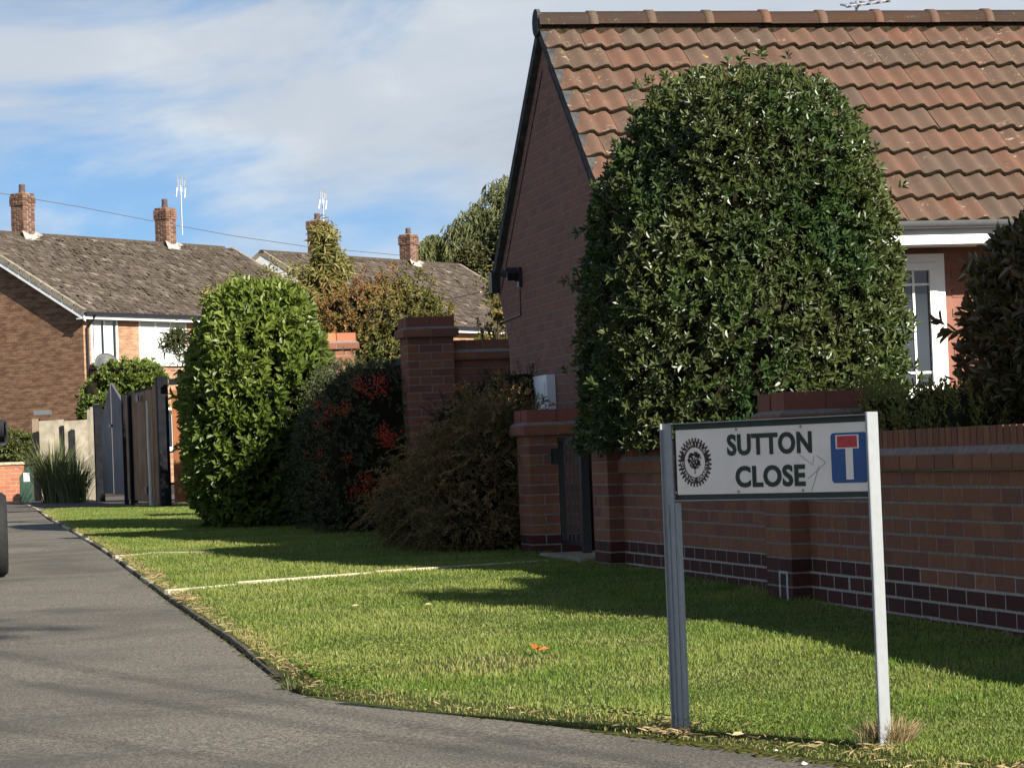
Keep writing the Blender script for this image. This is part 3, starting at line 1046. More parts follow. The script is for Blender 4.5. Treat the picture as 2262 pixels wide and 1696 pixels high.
def bungalow():
    g = -0.78
    R = thing('bungalow', 'brown brick bungalow with red tiled roof and gable end behind the big bush', 'bungalow', FM @ Matrix.Translation((3.0, T_R, g)))
    s1 = 9.0
    tn, tf = T_R - HALF + 0.62, tY(23.48, S_G)    # wall corners at ground
    # wall body with gable; the far corner is corbelled out under the eaves
    zc0, zc1 = 0.95, 1.45
    tfe = tY(23.92, S_G)

    def roof_z(t):
        return Z_RIDGE - abs(t - T_R) * math.tan(PR) - 0.06
    prof = [(tn, g - 0.1), (tn, roof_z(tn)), (T_R, roof_z(T_R)), (tfe, roof_z(tfe)), (tfe, zc1 + 0.12), (tf, zc0), (tf, g - 0.1)]
    MB().prism([(S_G + 0.002, t, z) for t, z in prof], (0.2, 0, 0)).add('mortar_core', M_MORTAR, R, FM)
    MB().bx(S_G + 0.2, s1, tn + 0.008, tn + 0.2, g - 0.1, Z_EAVE - 0.1).add('wall', M_GABLE, R, FM)
    MB().bx(S_G + 0.2, s1, tf - 0.2, tf, g - 0.1, Z_EAVE - 0.1).add('wall', M_GABLE, R, FM)
    MB().bx(s1 - 0.2, s1, tn + 0.2, tf - 0.2, g - 0.1, Z_EAVE).add('wall', M_GABLE, R, FM)
    wl = min((abs(project(FM @ Vector((k / 200, tn, 0.8)))[0] - 2088), k / 200) for k in range(200, 900))[1]
    pc = Pieces(R, 'brick', M_GABLE, 298)
    i = 0
    z = g
    while z < Z_RIDGE - 0.12:
        zz = z + 0.005 + BH / 2
        a = tn
        top = z + CO + 0.005
        lim = HALF - (top - (Z_EAVE - 0.06)) / math.tan(PR)
        a = max(tn, T_R - lim)
        far = tf if z < zc0 else (tf + (tfe - tf) * min(1, (z - zc0) / (zc1 + 0.12 - zc0)) if z < zc1 + 0.12 else tfe)
        b = min(far, T_R + lim)
        t = tn + (0.1125 if i % 2 else 0)
        while t < b:
            lo, hi = max(a, t), min(b, t + BL)
            if hi - lo > 0.035:
                x, y, _ = project(FM @ Vector((S_G, (lo + hi) / 2, zz)))
                # roughly what the big bush and junipers hide
                hid = x > 1345 or (x > 1290 and y > 380) or (y > 960)
                pc.put((S_G + BW / 2, (lo + hi) / 2, zz), (BW, hi - lo, BH), hide=hid)
            t += 0.225
        # front wall bricks right of the window
        if z < Z_EAVE - 0.3:
            s = S_G + 0.22 + (0.1125 if i % 2 else 0)
            while s < 5.2:
                if not (wl - 1.6 < s + BL / 2 < wl + 0.1 and zz > 0.26):
                    x, y, _ = project(FM @ Vector((s, tn, zz)))
                    pc.put((s + BL / 2, tn + BW / 2, zz), (BL, BW, BH), hide=x < 2080 or x > 2175)
                s += 0.225
        z += CO
        i += 1
    pc.build()
    # verge: dark mortar and undercloak following both slopes, on the gable face
    m = MB()
    ov = 0.055
    for sg in (-1, 1):
        p = []
        for d0, dz in ((0, 0.0), (HALF + 0.05, 0.0), (HALF + 0.05, -0.11), (0, -0.11)):
            p.append((S_G - ov, T_R + sg * d0, Z_RIDGE + 0.02 - d0 * math.tan(PR) + dz))
        m.prism(p if sg > 0 else p[::-1], (ov + 0.05, 0, 0))
    m.add('verge', M_VERGE, R, FM)
    m = MB()                                      # raised brick band inside the verge
    for sg in (-1, 1):
        p = []
        for d0, dz in ((0.12, -0.25), (HALF - 0.1, -0.25), (HALF - 0.1, -0.27), (0.12, -0.27)):
            p.append((S_G - 0.006, T_R + sg * d0, Z_RIDGE - d0 * math.tan(PR) + dz))
        m.prism(p if sg > 0 else p[::-1], (0.02, 0, 0))
    m.add('mortar_joint', M_VERGE, R, FM)
    # roof deck below tiles
    m = MB()
    for sg in (-1, 1):
        m.poly([(S_G - 0.03, T_R, Z_RIDGE - 0.03), (s1 + 0.1, T_R, Z_RIDGE - 0.03), (s1 + 0.1, T_R + sg * (HALF + 0.02), Z_EAVE - 0.03), (S_G - 0.03, T_R + sg * (HALF + 0.02), Z_EAVE - 0.03)])
    m.add('roof_deck', M_VERGE, R, FM)
    # ---- roof tiles
    ROLL_W, GA = 0.163, SLOPE / 9.0
    tcache = {}

    def tile_mesh(nroll):
        if nroll in tcache:
            return tcache[nroll]
        w = ROLL_W * nroll
        per = 8
        n = nroll * per
        V, Q = [], []

        def prof(x):
            u = (x / ROLL_W) % 1.0
            return 0.034 * ((0.5 - 0.5 * math.cos(math.pi * u / 0.7)) if u < 0.7 else (0.5 + 0.5 * math.cos(math.pi * (u - 0.7) / 0.3)))
        xs = [min(w - 0.0015, max(0.0015, w * k / n)) for k in range(n + 1)]
        L = GA + 0.05
        for x in xs:
            h = prof(x * 0.9999)
            V += [(x, 0, h), (x, L - 0.006, h + 0.044), (x, L, h + 0.039), (x, L - 0.002, h + 0.014)]
        for k in range(n):
            a, b = k * 4, k * 4 + 4
            for j in range(3):
                Q.append((a + j, b + j, b + j + 1, a + j + 1))
        me = np_mesh('roof_tile', V, Q, smooth=True)
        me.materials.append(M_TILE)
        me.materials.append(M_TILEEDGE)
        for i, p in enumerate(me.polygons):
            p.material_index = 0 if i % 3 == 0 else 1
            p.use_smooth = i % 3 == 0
        tcache[nroll] = me
        return tcache[nroll]
    # local frame: x along ridge, y down the slope toward the camera
    cp, sp = math.cos(PR), math.sin(PR)
    SL = Matrix(((1, 0, 0, S_G - ov), (0, -cp, -sp, T_R), (0, -sp, cp, Z_RIDGE - 0.02), (0, 0, 0, 1)))
    SL = FM @ SL
    for r in range(9):
        x = random.uniform(-0.004, 0.004)
        first = True
        while x < 5.6:
            nr = 1 if (first and r % 2) else 2
            first = False
            M = SL @ Matrix.Translation((x, r * GA - 0.02 + 0.03, random.uniform(-0.002, 0.003))) @ Matrix.Rotation(random.uniform(-0.006, 0.006), 4, 'Z') @ Matrix.Rotation(random.uniform(-0.006, 0.004), 4, 'X')
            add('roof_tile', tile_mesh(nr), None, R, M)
            x += nr * ROLL_W
    # rear slope, seen only edge on: plain sheet of tiles in one mesh
    # moss along the tile edges
    Vs, Ts, b = [], [], 0
    ico = np.array([(0, 0, 1), (.9, 0, .2), (.28, .85, .2), (-.72, .53, .2), (-.72, -.53, .2), (.28, -.85, .2), (0, 0, -.6)])
    icf = np.array([(0, 1, 2), (0, 2, 3), (0, 3, 4), (0, 4, 5), (0, 5, 1), (6, 2, 1), (6, 3, 2), (6, 4, 3), (6, 5, 4), (6, 1, 5)])
    for r in range(1, 10):
        for _ in range(420):
            x = random.uniform(0.02, 4.8)
            u = (x / ROLL_W) % 1
            if random.random() < 0.45 and 0.3 < u < 0.85:
                continue
            hgt = 0.034 * ((0.5 - 0.5 * math.cos(math.pi * u / 0.7)) if u < 0.7 else (0.5 + 0.5 * math.cos(math.pi * (u - 0.7) / 0.3)))
            c = SL @ Vector((x, r * GA + 0.05 + random.uniform(-0.004, 0.008), hgt + 0.018 + random.uniform(-0.010, 0.006)))
            sc = random.uniform(0.007, 0.016) * np.array((1.4, 1, 0.8))
            Vs.append(ico * sc * RNG.uniform(.7, 1.3, (7, 1)) + np.array(c))
            Ts.append(icf + b)
            b += 7
    add('moss', np_mesh('moss', np.concatenate(Vs), None, np.concatenate(Ts)), M_MOSS, R, None, 'stuff')
    # ridge tiles
    n = 10
    L = 0.488
    prof = []
    for k in range(13):
        a = math.pi * (0.02 + 0.96 * k / 12)
        prof.append((math.cos(a) * 0.15, math.sin(a) * 0.13 - 0.02))
    V, Q = [], []
    np_ = len(prof)
    for x, sc in ((0.0, 1.0), (L - 0.07, 1.0), (L - 0.068, 1.10), (L - 0.004, 1.10), (L - 0.003, 0.95)):
        V += [(x, c * sc, z * sc) for c, z in prof]
    for i in range(4):
        for k in range(np_ - 1):
            a = i * np_ + k
            Q.append((a, a + 1, a + np_ + 1, a + np_))
    b = len(V)
    V += [(0.0, c * 0.88, z * 0.84) for c, z in prof]
    for k in range(np_ - 1):
        Q.append((k, b + k, b + k + 1, k + 1))
    rt = np_mesh('ridge_tile', V, Q, smooth=True)
    rt.materials.append(M_TILE)
    for k in range(n + 1):
        add('ridge_tile', rt, None, R, FM @ Matrix.Translation((S_G - ov - 0.01 + k * L, T_R, Z_RIDGE + random.uniform(-.003, .004))) @ Matrix.Rotation(random.uniform(-.004, .004), 4, 'Y'))
    MB().bx(S_G - ov, s1, T_R - 0.10, T_R + 0.10, Z_RIDGE - 0.1, Z_RIDGE + 0.02).add('mortar_bed', M_TILEEDGE, R, FM)  # bed coloured dark to show the shadow gap below the ridge tiles
    m = MB().lathe([(0.0, -0.03), (0.115, -0.03), (0.115, 0.0), (0.0, 0.0)], 14, Matrix.Translation((S_G - ov + 0.012, T_R, Z_RIDGE + 0.02)) @ Matrix.Rotation(math.pi / 2, 4, 'Y'))
    m.add('ridge_end', M_VERGE, R, FM)
    # eaves
    te = T_R - HALF
    m = MB()
    for k in range(9):
        pass
    gp = []
    for k in range(9):
        a = math.pi + math.pi * k / 8
        gp.append((math.cos(a) * 0.055, math.sin(a) * 0.055))
    gm = MB()
    V, Q = [], []
    for s in (S_G - 0.03, s1):
        V += [(s, te - 0.045 + c, Z_EAVE - 0.022 + z) for c, z in gp]
    for k in range(8):
        Q.append((k, k + 1, 9 + k + 1, 9 + k))
    add('gutter', np_mesh('gutter', V, Q, smooth=True), M_GUTTER, R, FM)
    MB().bx(S_G - 0.02, s1, te + 0.015, te + 0.035, Z_EAVE - 0.19, Z_EAVE - 0.01).add('fascia', M_WHITEP, R, FM)
    MB().bx(S_G, s1, te + 0.036, tn + 0.02, Z_EAVE - 0.17, Z_EAVE - 0.16).add('soffit', M_WHITEP, R, FM)
    MB().bx(S_G - ov - 0.02, S_G + 0.05, T_R + HALF - 0.03, T_R + HALF + 0.09, Z_EAVE - 0.20, Z_EAVE - 0.02).add('gutter_end', M_BLACKM, R, FM)
    # window
    w1 = min((abs(project(FM @ Vector((k / 200, tn, 0.8)))[0] - 2088), k / 200) for k in range(200, 900))[1]
    w0, z0, z1 = w1 - 1.55, 0.29, 1.44
    tw = tn - 0.045
    W = MB()
    fw = 0.065

    def frame(m, a, b, c, d, w, y0, y1):
        m.bx(a, a + w, y0, y1, c, d)
        m.bx(b - w, b, y0, y1, c, d)
        m.bx(a + w, b - w, y0, y1, c, c + w)
        m.bx(a + w, b - w, y0, y1, d - w, d)
    frame(W, w0, w1, z0, z1, fw, tw, tw + 0.09)
    win = W.add('window', M_WHITE, R, FM)
    for a, b in ((w0 + fw, w0 + 0.76), (w0 + 0.76, w1 - fw)):
        c = MB()
        frame(c, a + 0.003, b - 0.003, z0 + fw + 0.003, z1 - fw - 0.003, 0.06, tw - 0.012, tw + 0.05)
        c.add('sash', M_WHITE, win, FM)
        MB().bx(a + 0.06, b - 0.06, tw + 0.02, tw + 0.028, z0 + fw + 0.06, z1 - fw - 0.06).add('pane', M_GLASS, win, FM)
        bars = MB()
        ga, gb, gc, gd = a + 0.06, b - 0.06, z0 + fw + 0.06, z1 - fw - 0.06
        for s in (ga + 0.13, gb - 0.13):
            bars.bx(s - 0.009, s + 0.009, tw + 0.010, tw + 0.019, gc, gd)
        for z in (gc + 0.11, gd - 0.11):
            bars.bx(ga, gb, tw + 0.011, tw + 0.018, z - 0.009, z + 0.009)
        bars.add('glazing_bars', M_LEAD, win, FM)
    MB().bx(w0 - 0.04, w1 + 0.03, tw - 0.09, tw + 0.1, z0 - 0.045, z0 - 0.002).add('sill', M_WHITE, win, FM)
    # floodlight
    c = at(1163, 612, 22.9)
    sl = (FM.inverted() @ c)
    fl = MB().box((S_G - 0.015, sl.y, sl.z), (0.03, 0.08, 0.17))
    fl.box((0, 0, 0), (0.10, 0.12, 0.07), Matrix.Translation((S_G - 0.075, sl.y + 0.03, sl.z + 0.03)) @ Matrix.Rotation(0.5, 4, 'X'))
    fl.box((S_G - 0.04, sl.y + 0.02, sl.z - 0.01), (0.04, 0.05, 0.05))
    fl.tube([(S_G - 0.07, sl.y + 0.03, sl.z + 0.02), (S_G - 0.16, sl.y + 0.08, sl.z + 0.05)], [0.05, 0.03], 8)
    light = fl.add('floodlight', M_BLACKM, R, FM)
    light['label'] = 'black floodlight high on the gable wall'
    MB().tube([(S_G - 0.006, sl.y + 0.05, sl.z - 0.1), (S_G - 0.006, sl.y + 0.05, sl.z - 0.32), (S_G - 0.006, tfe - 0.1, sl.z - 0.34)], 0.006, 6).add('cable', M_BLACKM, R, FM)
    # meter box
    ta, tb = tY(21.75, S_G), tY(22.85, S_G)
    za, zb = (1003 - 905) * 22 / F_PX, (1004.5 - 829) * 22 / F_PX
    mb = MB().bx(S_G - 0.075, S_G - 0.002, ta, tb, za - 0.2, zb)
    mb = mb.add('meter_box', M_WHITE, R, FM)
    mb['label'] = 'white meter box low on the gable wall'
    MB().bx(S_G - 0.088, S_G - 0.076, ta + 0.05, tb - 0.05, za - 0.15, zb - 0.05).add('door', M_WHITE, mb, FM)
    # television aerial on the far slope
    p = FM.inverted() @ at(1893, 15, 23.5)
    m = MB().tube([(p.x, p.y, Z_RIDGE - 0.6), (p.x, p.y, p.z + 0.05)], 0.018, 6)
    m.tube([(p.x - 0.1, p.y, p.z), (p.x + 0.3, p.y, p.z + 0.05)], 0.014, 6)
    for k in range(5):
        x = p.x - 0.08 + k * 0.09
        m.tube([(x, p.y - 0.1, p.z - 0.02 + k * 0.012), (x + 0.02, p.y + 0.25, p.z + 0.06 + k * 0.012)], 0.012, 5)
    m.add('television_aerial', M_ALU, R, FM)


bungalow()


# ------------------------------------------------------------------ foliage
def fbm(P, freq, seed, octv=3):
    r = np.random.default_rng(seed)
    out = np.zeros(len(P))
    a = 1.0
    for o in range(octv):
        for _ in range(4):
            k = r.normal(size=3)
            k *= freq * (2 ** o) / np.linalg.norm(k)
            out += a * np.sin(P @ k + r.uniform(0, 6.28)) / 4
        a *= 0.55
    return out


def unit(a):
    return a / np.maximum(np.linalg.norm(a, axis=-1, keepdims=True), 1e-9)


def se_radius(d, r, e):
    return (np.abs(d[:, 0] / r[0]) ** e + np.abs(d[:, 1] / r[1]) ** e + np.abs(d[:, 2] / r[2]) ** e) ** (-1 / e)


def blob_points(n, blobs, rng, amp=0.06, freq=3.0, seed=1, zfloor=None):
    """points and outward normals on a union of superellipsoids: blob = (centre, radii, exponent, heading)"""
    P, N = [], []
    area = [(b[1][0] * b[1][1] + b[1][1] * b[1][2] + b[1][0] * b[1][2]) for b in blobs]
    tot = sum(area)
    for bi, (c, r, e, hd) in enumerate(blobs):
        k = int(n * area[bi] / tot * 2.6) + 20
        d = unit(rng.normal(size=(k, 3)))
        R = se_radius(d, r, e)
        p = d * R[:, None]
        g = np.sign(p) * (np.abs(p) / np.array(r)) ** (e - 1) / np.array(r)
        g = unit(g)
        w = R ** 2 / np.maximum((d * g).sum(1), 0.15)
        keep = rng.uniform(size=k) < w / np.percentile(w, 97)
        p, g = p[keep], g[keep]
        ch, sh = math.cos(hd), math.sin(hd)
        rot = np.array(((ch, -sh, 0), (sh, ch, 0), (0, 0, 1)))
        p, g = p @ rot.T, g @ rot.T
        p = p + np.array(c)
        p += g * (fbm(p, freq, seed) * amp)[:, None]
        ok = np.ones(len(p), bool)
        for bj, (c2, r2, e2, h2) in enumerate(blobs):
            if bj == bi:
                continue
            q = p - np.array(c2)
            c_, s_ = math.cos(h2), math.sin(h2)
            q = q @ np.array(((c_, -s_, 0), (s_, c_, 0), (0, 0, 1)))
            ok &= (np.abs(q[:, 0] / r2[0]) ** e2 + np.abs(q[:, 1] / r2[1]) ** e2 + np.abs(q[:, 2] / r2[2]) ** e2) > 0.8
        P.append(p[ok])
        N.append(g[ok])
    P, N = np.concatenate(P), np.concatenate(N)
    if zfloor is not None:
        k = P[:, 2] > zfloor
        P, N = P[k], N[k]
    i = rng.permutation(len(P))[:n]
    return P[i], N[i]


def leaves_mesh(P, D, Nn, L, W, tint, name='foliage', fold=0.25, curl=0.12):
    """oval leaves: base P, direction D, upper normal Nn"""
    n = len(P)
    D = unit(D)
    Nn = unit(Nn - (Nn * D).sum(1, keepdims=True) * D)
    S = np.cross(D, Nn)
    L = np.broadcast_to(np.asarray(L, float), (n,))[:, None]
    W = np.broadcast_to(np.asarray(W, float), (n,))[:, None]
    b = P
    m1, m2 = P + D * L * 0.35, P + D * L * 0.72 - Nn * L * curl * 0.4
    tip = P + D * L - Nn * L * curl
    up = Nn * W * fold
    V = np.stack([b, m1 + S * W * 0.5 + up, m2 + S * W * 0.42 + up, tip, m2 - S * W * 0.42 + up, m1 - S * W * 0.5 + up], 1).reshape(-1, 3)
    i = np.arange(n)[:, None] * 6
    Q = np.concatenate([i + np.array([[0, 1, 2, 3]]), i + np.array([[0, 3, 4, 5]])], 0)
    return np_mesh(name, V, Q, None, np.repeat(np.clip(tint, 0, 1), 6))


def shoots(P, A, k, L, W, spread, slen, rng, tint_base, tint_var=0.25, droop=0.0):
    """k leaves spiralling up each shoot of length slen, axis A"""
    n = len(P)
    A = unit(A)
    ref = np.where(np.abs(A[:, 2:3]) < 0.9, np.array([[0, 0, 1.0]]), np.array([[1.0, 0, 0]]))
    U = unit(np.cross(A, ref))
    Vv = np.cross(A, U)
    ph0 = rng.uniform(0, 6.28, n)
    PP, DD, NN, LL, TT = [], [], [], [], []
    for j in range(k):
        f = 0.15 + 0.85 * (j + 1) / k
        ph = ph0 + j * 2.4 + rng.normal(0, 0.2, n)
        th = np.radians(spread) * (1.15 - 0.75 * f) + rng.normal(0, 0.18, n)
        rad = U * np.cos(ph)[:, None] + Vv * np.sin(ph)[:, None]
        d = A * np.cos(th)[:, None] + rad * np.sin(th)[:, None]
        d[:, 2] -= droop
        PP.append(P + A * (slen * (f - 1.0)) + rad * 0.002)
        DD.append(d)
        NN.append(A + rng.normal(0, 0.22, (n, 3)))
        LL.append(L * rng.uniform(0.65, 1.15, n) * (1.05 - 0.3 * f))
        TT.append(tint_base + rng.normal(0, tint_var, n) + 0.12 * (f - 0.5))
    LL = np.concatenate(LL)
    return np.concatenate(PP), np.concatenate(DD), np.concatenate(NN), LL, LL * W / L, np.concatenate(TT)


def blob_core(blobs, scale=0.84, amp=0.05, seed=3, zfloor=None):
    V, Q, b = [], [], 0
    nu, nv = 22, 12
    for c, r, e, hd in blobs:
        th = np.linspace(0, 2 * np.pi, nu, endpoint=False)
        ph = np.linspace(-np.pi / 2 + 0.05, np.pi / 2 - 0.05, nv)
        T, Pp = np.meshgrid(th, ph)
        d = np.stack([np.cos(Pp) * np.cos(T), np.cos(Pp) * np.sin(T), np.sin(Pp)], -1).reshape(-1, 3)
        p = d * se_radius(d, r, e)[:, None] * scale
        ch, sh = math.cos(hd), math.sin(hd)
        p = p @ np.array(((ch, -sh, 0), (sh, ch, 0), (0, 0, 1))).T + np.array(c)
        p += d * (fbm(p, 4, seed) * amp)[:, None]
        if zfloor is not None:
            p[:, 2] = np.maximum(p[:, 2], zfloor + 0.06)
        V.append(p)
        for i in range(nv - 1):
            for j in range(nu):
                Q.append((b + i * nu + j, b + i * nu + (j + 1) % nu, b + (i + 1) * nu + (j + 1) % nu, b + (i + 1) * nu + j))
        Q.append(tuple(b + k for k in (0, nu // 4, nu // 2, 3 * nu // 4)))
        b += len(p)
    return np_mesh('shaded_twig_core', np.concatenate(V), Q)


def shrub(name, label, cat, blobs, n, k, L, W, mat, seed=1, spread=58, slen=0.05, amp=0.07, freq=3.0, up=0.5, base=None, zfloor=None, depth=0.16, core=0.84, droop=0.0, group=None, stems=3, tint_var=0.2, jit=0.35, core_mat=None, tint_fn=None, patch=0.28, stray=0.0):
    rng = np.random.default_rng(seed)
    c0 = Vector(blobs[0][0])
    base = base or Vector((c0.x, c0.y, G(c0.y)))
    R = thing(name, label, cat, base, group)
    P, N = blob_points(n, blobs, rng, amp, freq, seed, zfloor)
    P = P - N * (rng.uniform(0, 1, len(P)) ** 2 * depth)[:, None]
    if stray:
        q = rng.uniform(size=len(P)) < stray
        P[q] += N[q] * rng.uniform(0.02, 0.14, q.sum())[:, None] + np.array([0, 0, 0.03])
    A = N + np.array([0, 0, up]) + rng.normal(0, jit, N.shape)
    tb = 0.45 + patch * fbm(P, 2.2, seed + 5, 2)
    if tint_fn is not None:
        tb = tint_fn(P, tb)
    p, d, nn, l, w, t = shoots(P, A, k, L, W, spread, slen, rng, tb, tint_var, droop)
    add('foliage', leaves_mesh(p, d, nn, l, w, t), mat, R)
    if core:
        add('shaded_twig_core', blob_core(blobs, core, zfloor=zfloor), core_mat or M_TWIGSHADE, R)  # solid core blocks light; dark colour stands for shade among the twigs
    for j in range(stems):
        a = 6.28 * j / max(1, stems)
        q = Vector(base) + Vector((math.cos(a) * 0.07, math.sin(a) * 0.07, -0.05))
        tip = Vector((c0.x + math.cos(a) * blobs[0][1][0] * 0.4, c0.y + math.sin(a) * blobs[0][1][1] * 0.4, c0.z))
        MB().tube([q, q.lerp(tip, 0.5) + Vector((0, 0, 0.05)), tip], [0.035, 0.025, 0.012], 7).add('stem', M_BARK, R)
    return R


HW = math.atan2(WV.x, WV.y) * -1                  # heading of the wall direction for blob y axes
HW = math.atan2(EV.y, EV.x)


def big_bush():
    c = at(1640, 560, 17.3)
    b = [((1.46, 17.7, 0.35), (1.02, 1.25, 1.55), 2.6, HW),
         ((1.60, 17.7, 1.32), (0.78, 0.98, 1.17), 2.9, HW),
         ((1.20, 17.7, 1.12), (0.66, 0.95, 0.98), 2.2, HW),
         ((1.93, 17.7, 1.05), (0.57, 0.90, 1.12), 2.3, HW),
         ((1.42, 17.7, 0.05), (0.90, 1.10, 0.85), 2.6, HW)]
    shrub('evergreen_bush', 'huge rounded glossy evergreen bush overhanging the low garden wall', 'bush', b, 16000, 8, 0.066, 0.026, M_BUSH, 21, 64, 0.06, 0.11, 2.6, 0.4, Vector((1.6, 17.8, -0.76)), 0.02, 0.26, 0.80, stray=0.04, jit=0.5)


big_bush()


def laurel():
    b = [((-2.80, 29.2, 0.50), (0.72, 1.3, 1.22), 3.4, HW), ((-2.74, 29.2, 0.98), (0.63, 1.05, 1.02), 3.0, HW), ((-3.02, 29.0, 0.45), (0.56, 1.0, 1.02), 2.8, HW)]
    shrub('laurel_hedge', 'tall clipped bright green laurel hedge standing on the grass left of the berry bush', 'hedge', b, 4700, 6, 0.135, 0.060, M_LAUREL, 31, 66, 0.13, 0.07, 2.2, 0.4, Vector((-2.75, 29.2, G(29))), G(29), 0.26, 0.80, stray=0.04)


laurel()


def pyracantha():
    cx = wallX(26.9) - 0.32
    b = [((cx, 26.9, 0.08), (0.42, 1.75, 0.95), 4.5, HW), ((cx - 0.2, 26.4, -0.1), (0.38, 1.2, 0.75), 3.5, HW), ((cx - 0.05, 28.2, 0.22), (0.40, 0.95, 0.72), 3.5, HW)]
    R = shrub('berry_bush', 'dark small leaved bush with orange red berry clusters trained on the tall wall', 'bush', b, 7500, 8, 0.042, 0.016, M_PYRA, 41, 62, 0.07, 0.08, 3.5, 0.3, Vector((cx, 26.9, G(27))), G(26.5), 0.15, 0.88, stray=0.08)
    rng = np.random.default_rng(5)
    cl = [(838, 838, 9), (790, 848, 8), (815, 865, 6), (852, 972, 16), (846, 955, 10), (866, 965, 8), (808, 1062, 8), (785, 1085, 9), (822, 1075, 6), (705, 890, 5), (762, 905, 8), (730, 912, 5), (712, 935, 4), (700, 1000, 3), (720, 1045, 3), (842, 862, 7), (770, 1010, 4)]
    V, T, bb = [], [], 0
    ico = np.array([(0, 0, 1), (.9, 0, .3), (.28, .85, .3), (-.72, .53, .3), (-.72, -.53, .3), (.28, -.85, .3), (0, 0, -1)])
    icf = np.array([(0, 1, 2), (0, 2, 3), (0, 3, 4), (0, 4, 5), (0, 5, 1), (6, 2, 1), (6, 3, 2), (6, 4, 3), (6, 5, 4), (6, 1, 5)])
    bl = b
    for x, y, k in cl:
        best = None
        for Y in np.arange(24.5, 29.5, 0.03):     # first contact of the line of sight with the bush body
            p = np.array(at(x, y, Y))
            for c, r, e, hd in bl:
                q = p - np.array(c)
                c_, s_ = math.cos(hd), math.sin(hd)
                q = q @ np.array(((c_, -s_, 0), (s_, c_, 0), (0, 0, 1)))
                if (abs(q[0] / r[0]) ** e + abs(q[1] / r[1]) ** e + abs(q[2] / r[2]) ** e) < 1.08:
                    best = p
                    break
            if best is not None:
                break
        if best is None:
            continue
        for _ in range(int(k * 8)):
            sz = rng.uniform(0.006, 0.0095)
            V.append(ico * sz + best + rng.normal(0, 0.040, 3) * np.array((1, 1, 1.1)))
            T.append(icf + bb)
            bb += 7
    add('berries', np_mesh('berries', np.concatenate(V), None, np.concatenate(T), smooth=True), M_BERRY, R, None, 'stuff')


pyracantha()


def junipers():
    b = [((-0.12, 20.98, -0.02), (0.34, 0.42, 0.52), 2.0, HW), ((-0.40, 21.4, -0.20), (0.42, 0.60, 0.44), 2.0, HW), ((-0.68, 21.9, -0.42), (0.46, 0.80, 0.42), 2.0, HW), ((-0.35, 21.8, -0.42), (0.50, 0.95, 0.45), 2.0, HW), ((-0.34, 20.95, -0.55), (0.44, 0.45, 0.34), 2.0, HW)]
    R = shrub('spreading_juniper', 'sprawling bronze tipped juniper spilling over the grass beside the gate pillar', 'shrub', b, 7500, 14, 0.036, 0.012, M_JUNI, 51, 46, 0.16, 0.10, 4.0, 0.35, Vector((-0.35, 21.8, G(21.8))), G(21) - 0.02, 0.25, 0.60, droop=0.1, stray=0.2, stems=4, jit=0.5)
    rng = np.random.default_rng(58)
    P, N = blob_points(520, b, rng, 0.1, 4.0, 51, G(21) + 0.12)
    A = N + np.array([-0.25, -0.1, 0.45]) + rng.normal(0, 0.35, N.shape)
    U = unit(A)
    PP, DD, NN, LL, TT = [], [], [], [], []
    ln = rng.uniform(0.14, 0.34, len(P))
    tt0 = rng.uniform(0.3, 1.0, len(P))
    for f in np.linspace(0.05, 1, 15):            # arching sprays: straight near the wood, nodding at the tip
        q = P + U * (ln * f)[:, None]
        q[:, 2] -= ln * 0.55 * f ** 2
        for sgn in (-1, 1):
            side = unit(np.cross(U, rng.normal(size=U.shape)))
            d = U * 0.9 + side * 0.7
            d[:, 2] -= 0.9 * f
            PP.append(q)
            DD.append(d)
            NN.append(np.array([0, -0.3, 1.0]) + rng.normal(0, 0.4, U.shape))
            LL.append(rng.uniform(0.03, 0.05, len(P)) * (1.15 - 0.5 * f))
            TT.append(tt0 + 0.2 * f)
    L_ = np.concatenate(LL)
    add('arching_sprays', leaves_mesh(np.concatenate(PP), np.concatenate(DD), np.concatenate(NN), L_, L_ * 0.28, np.clip(np.concatenate(TT), 0, 1), 'arching_sprays'), M_JUNI, R)
    b = [((-0.12, 22.9, 0.42), (0.34, 0.5, 0.28), 2.0, HW), ((0.08, 22.4, 0.46), (0.26, 0.4, 0.26), 2.0, HW), ((-0.42, 23.2, 0.26), (0.32, 0.5, 0.28), 2.0, HW), ((0.02, 22.5, 0.1), (0.3, 0.5, 0.5), 2.0, HW)]
    shrub('dark_conifer', 'dark low conifer in front of the white meter box, behind the bronze juniper', 'shrub', b, 2200, 14, 0.03, 0.010, M_JUNID, 52, 46, 0.13, 0.08, 4.0, 0.3, Vector((-0.15, 22.9, G(23))), None, 0.2, 0.74, stray=0.2)


junipers()


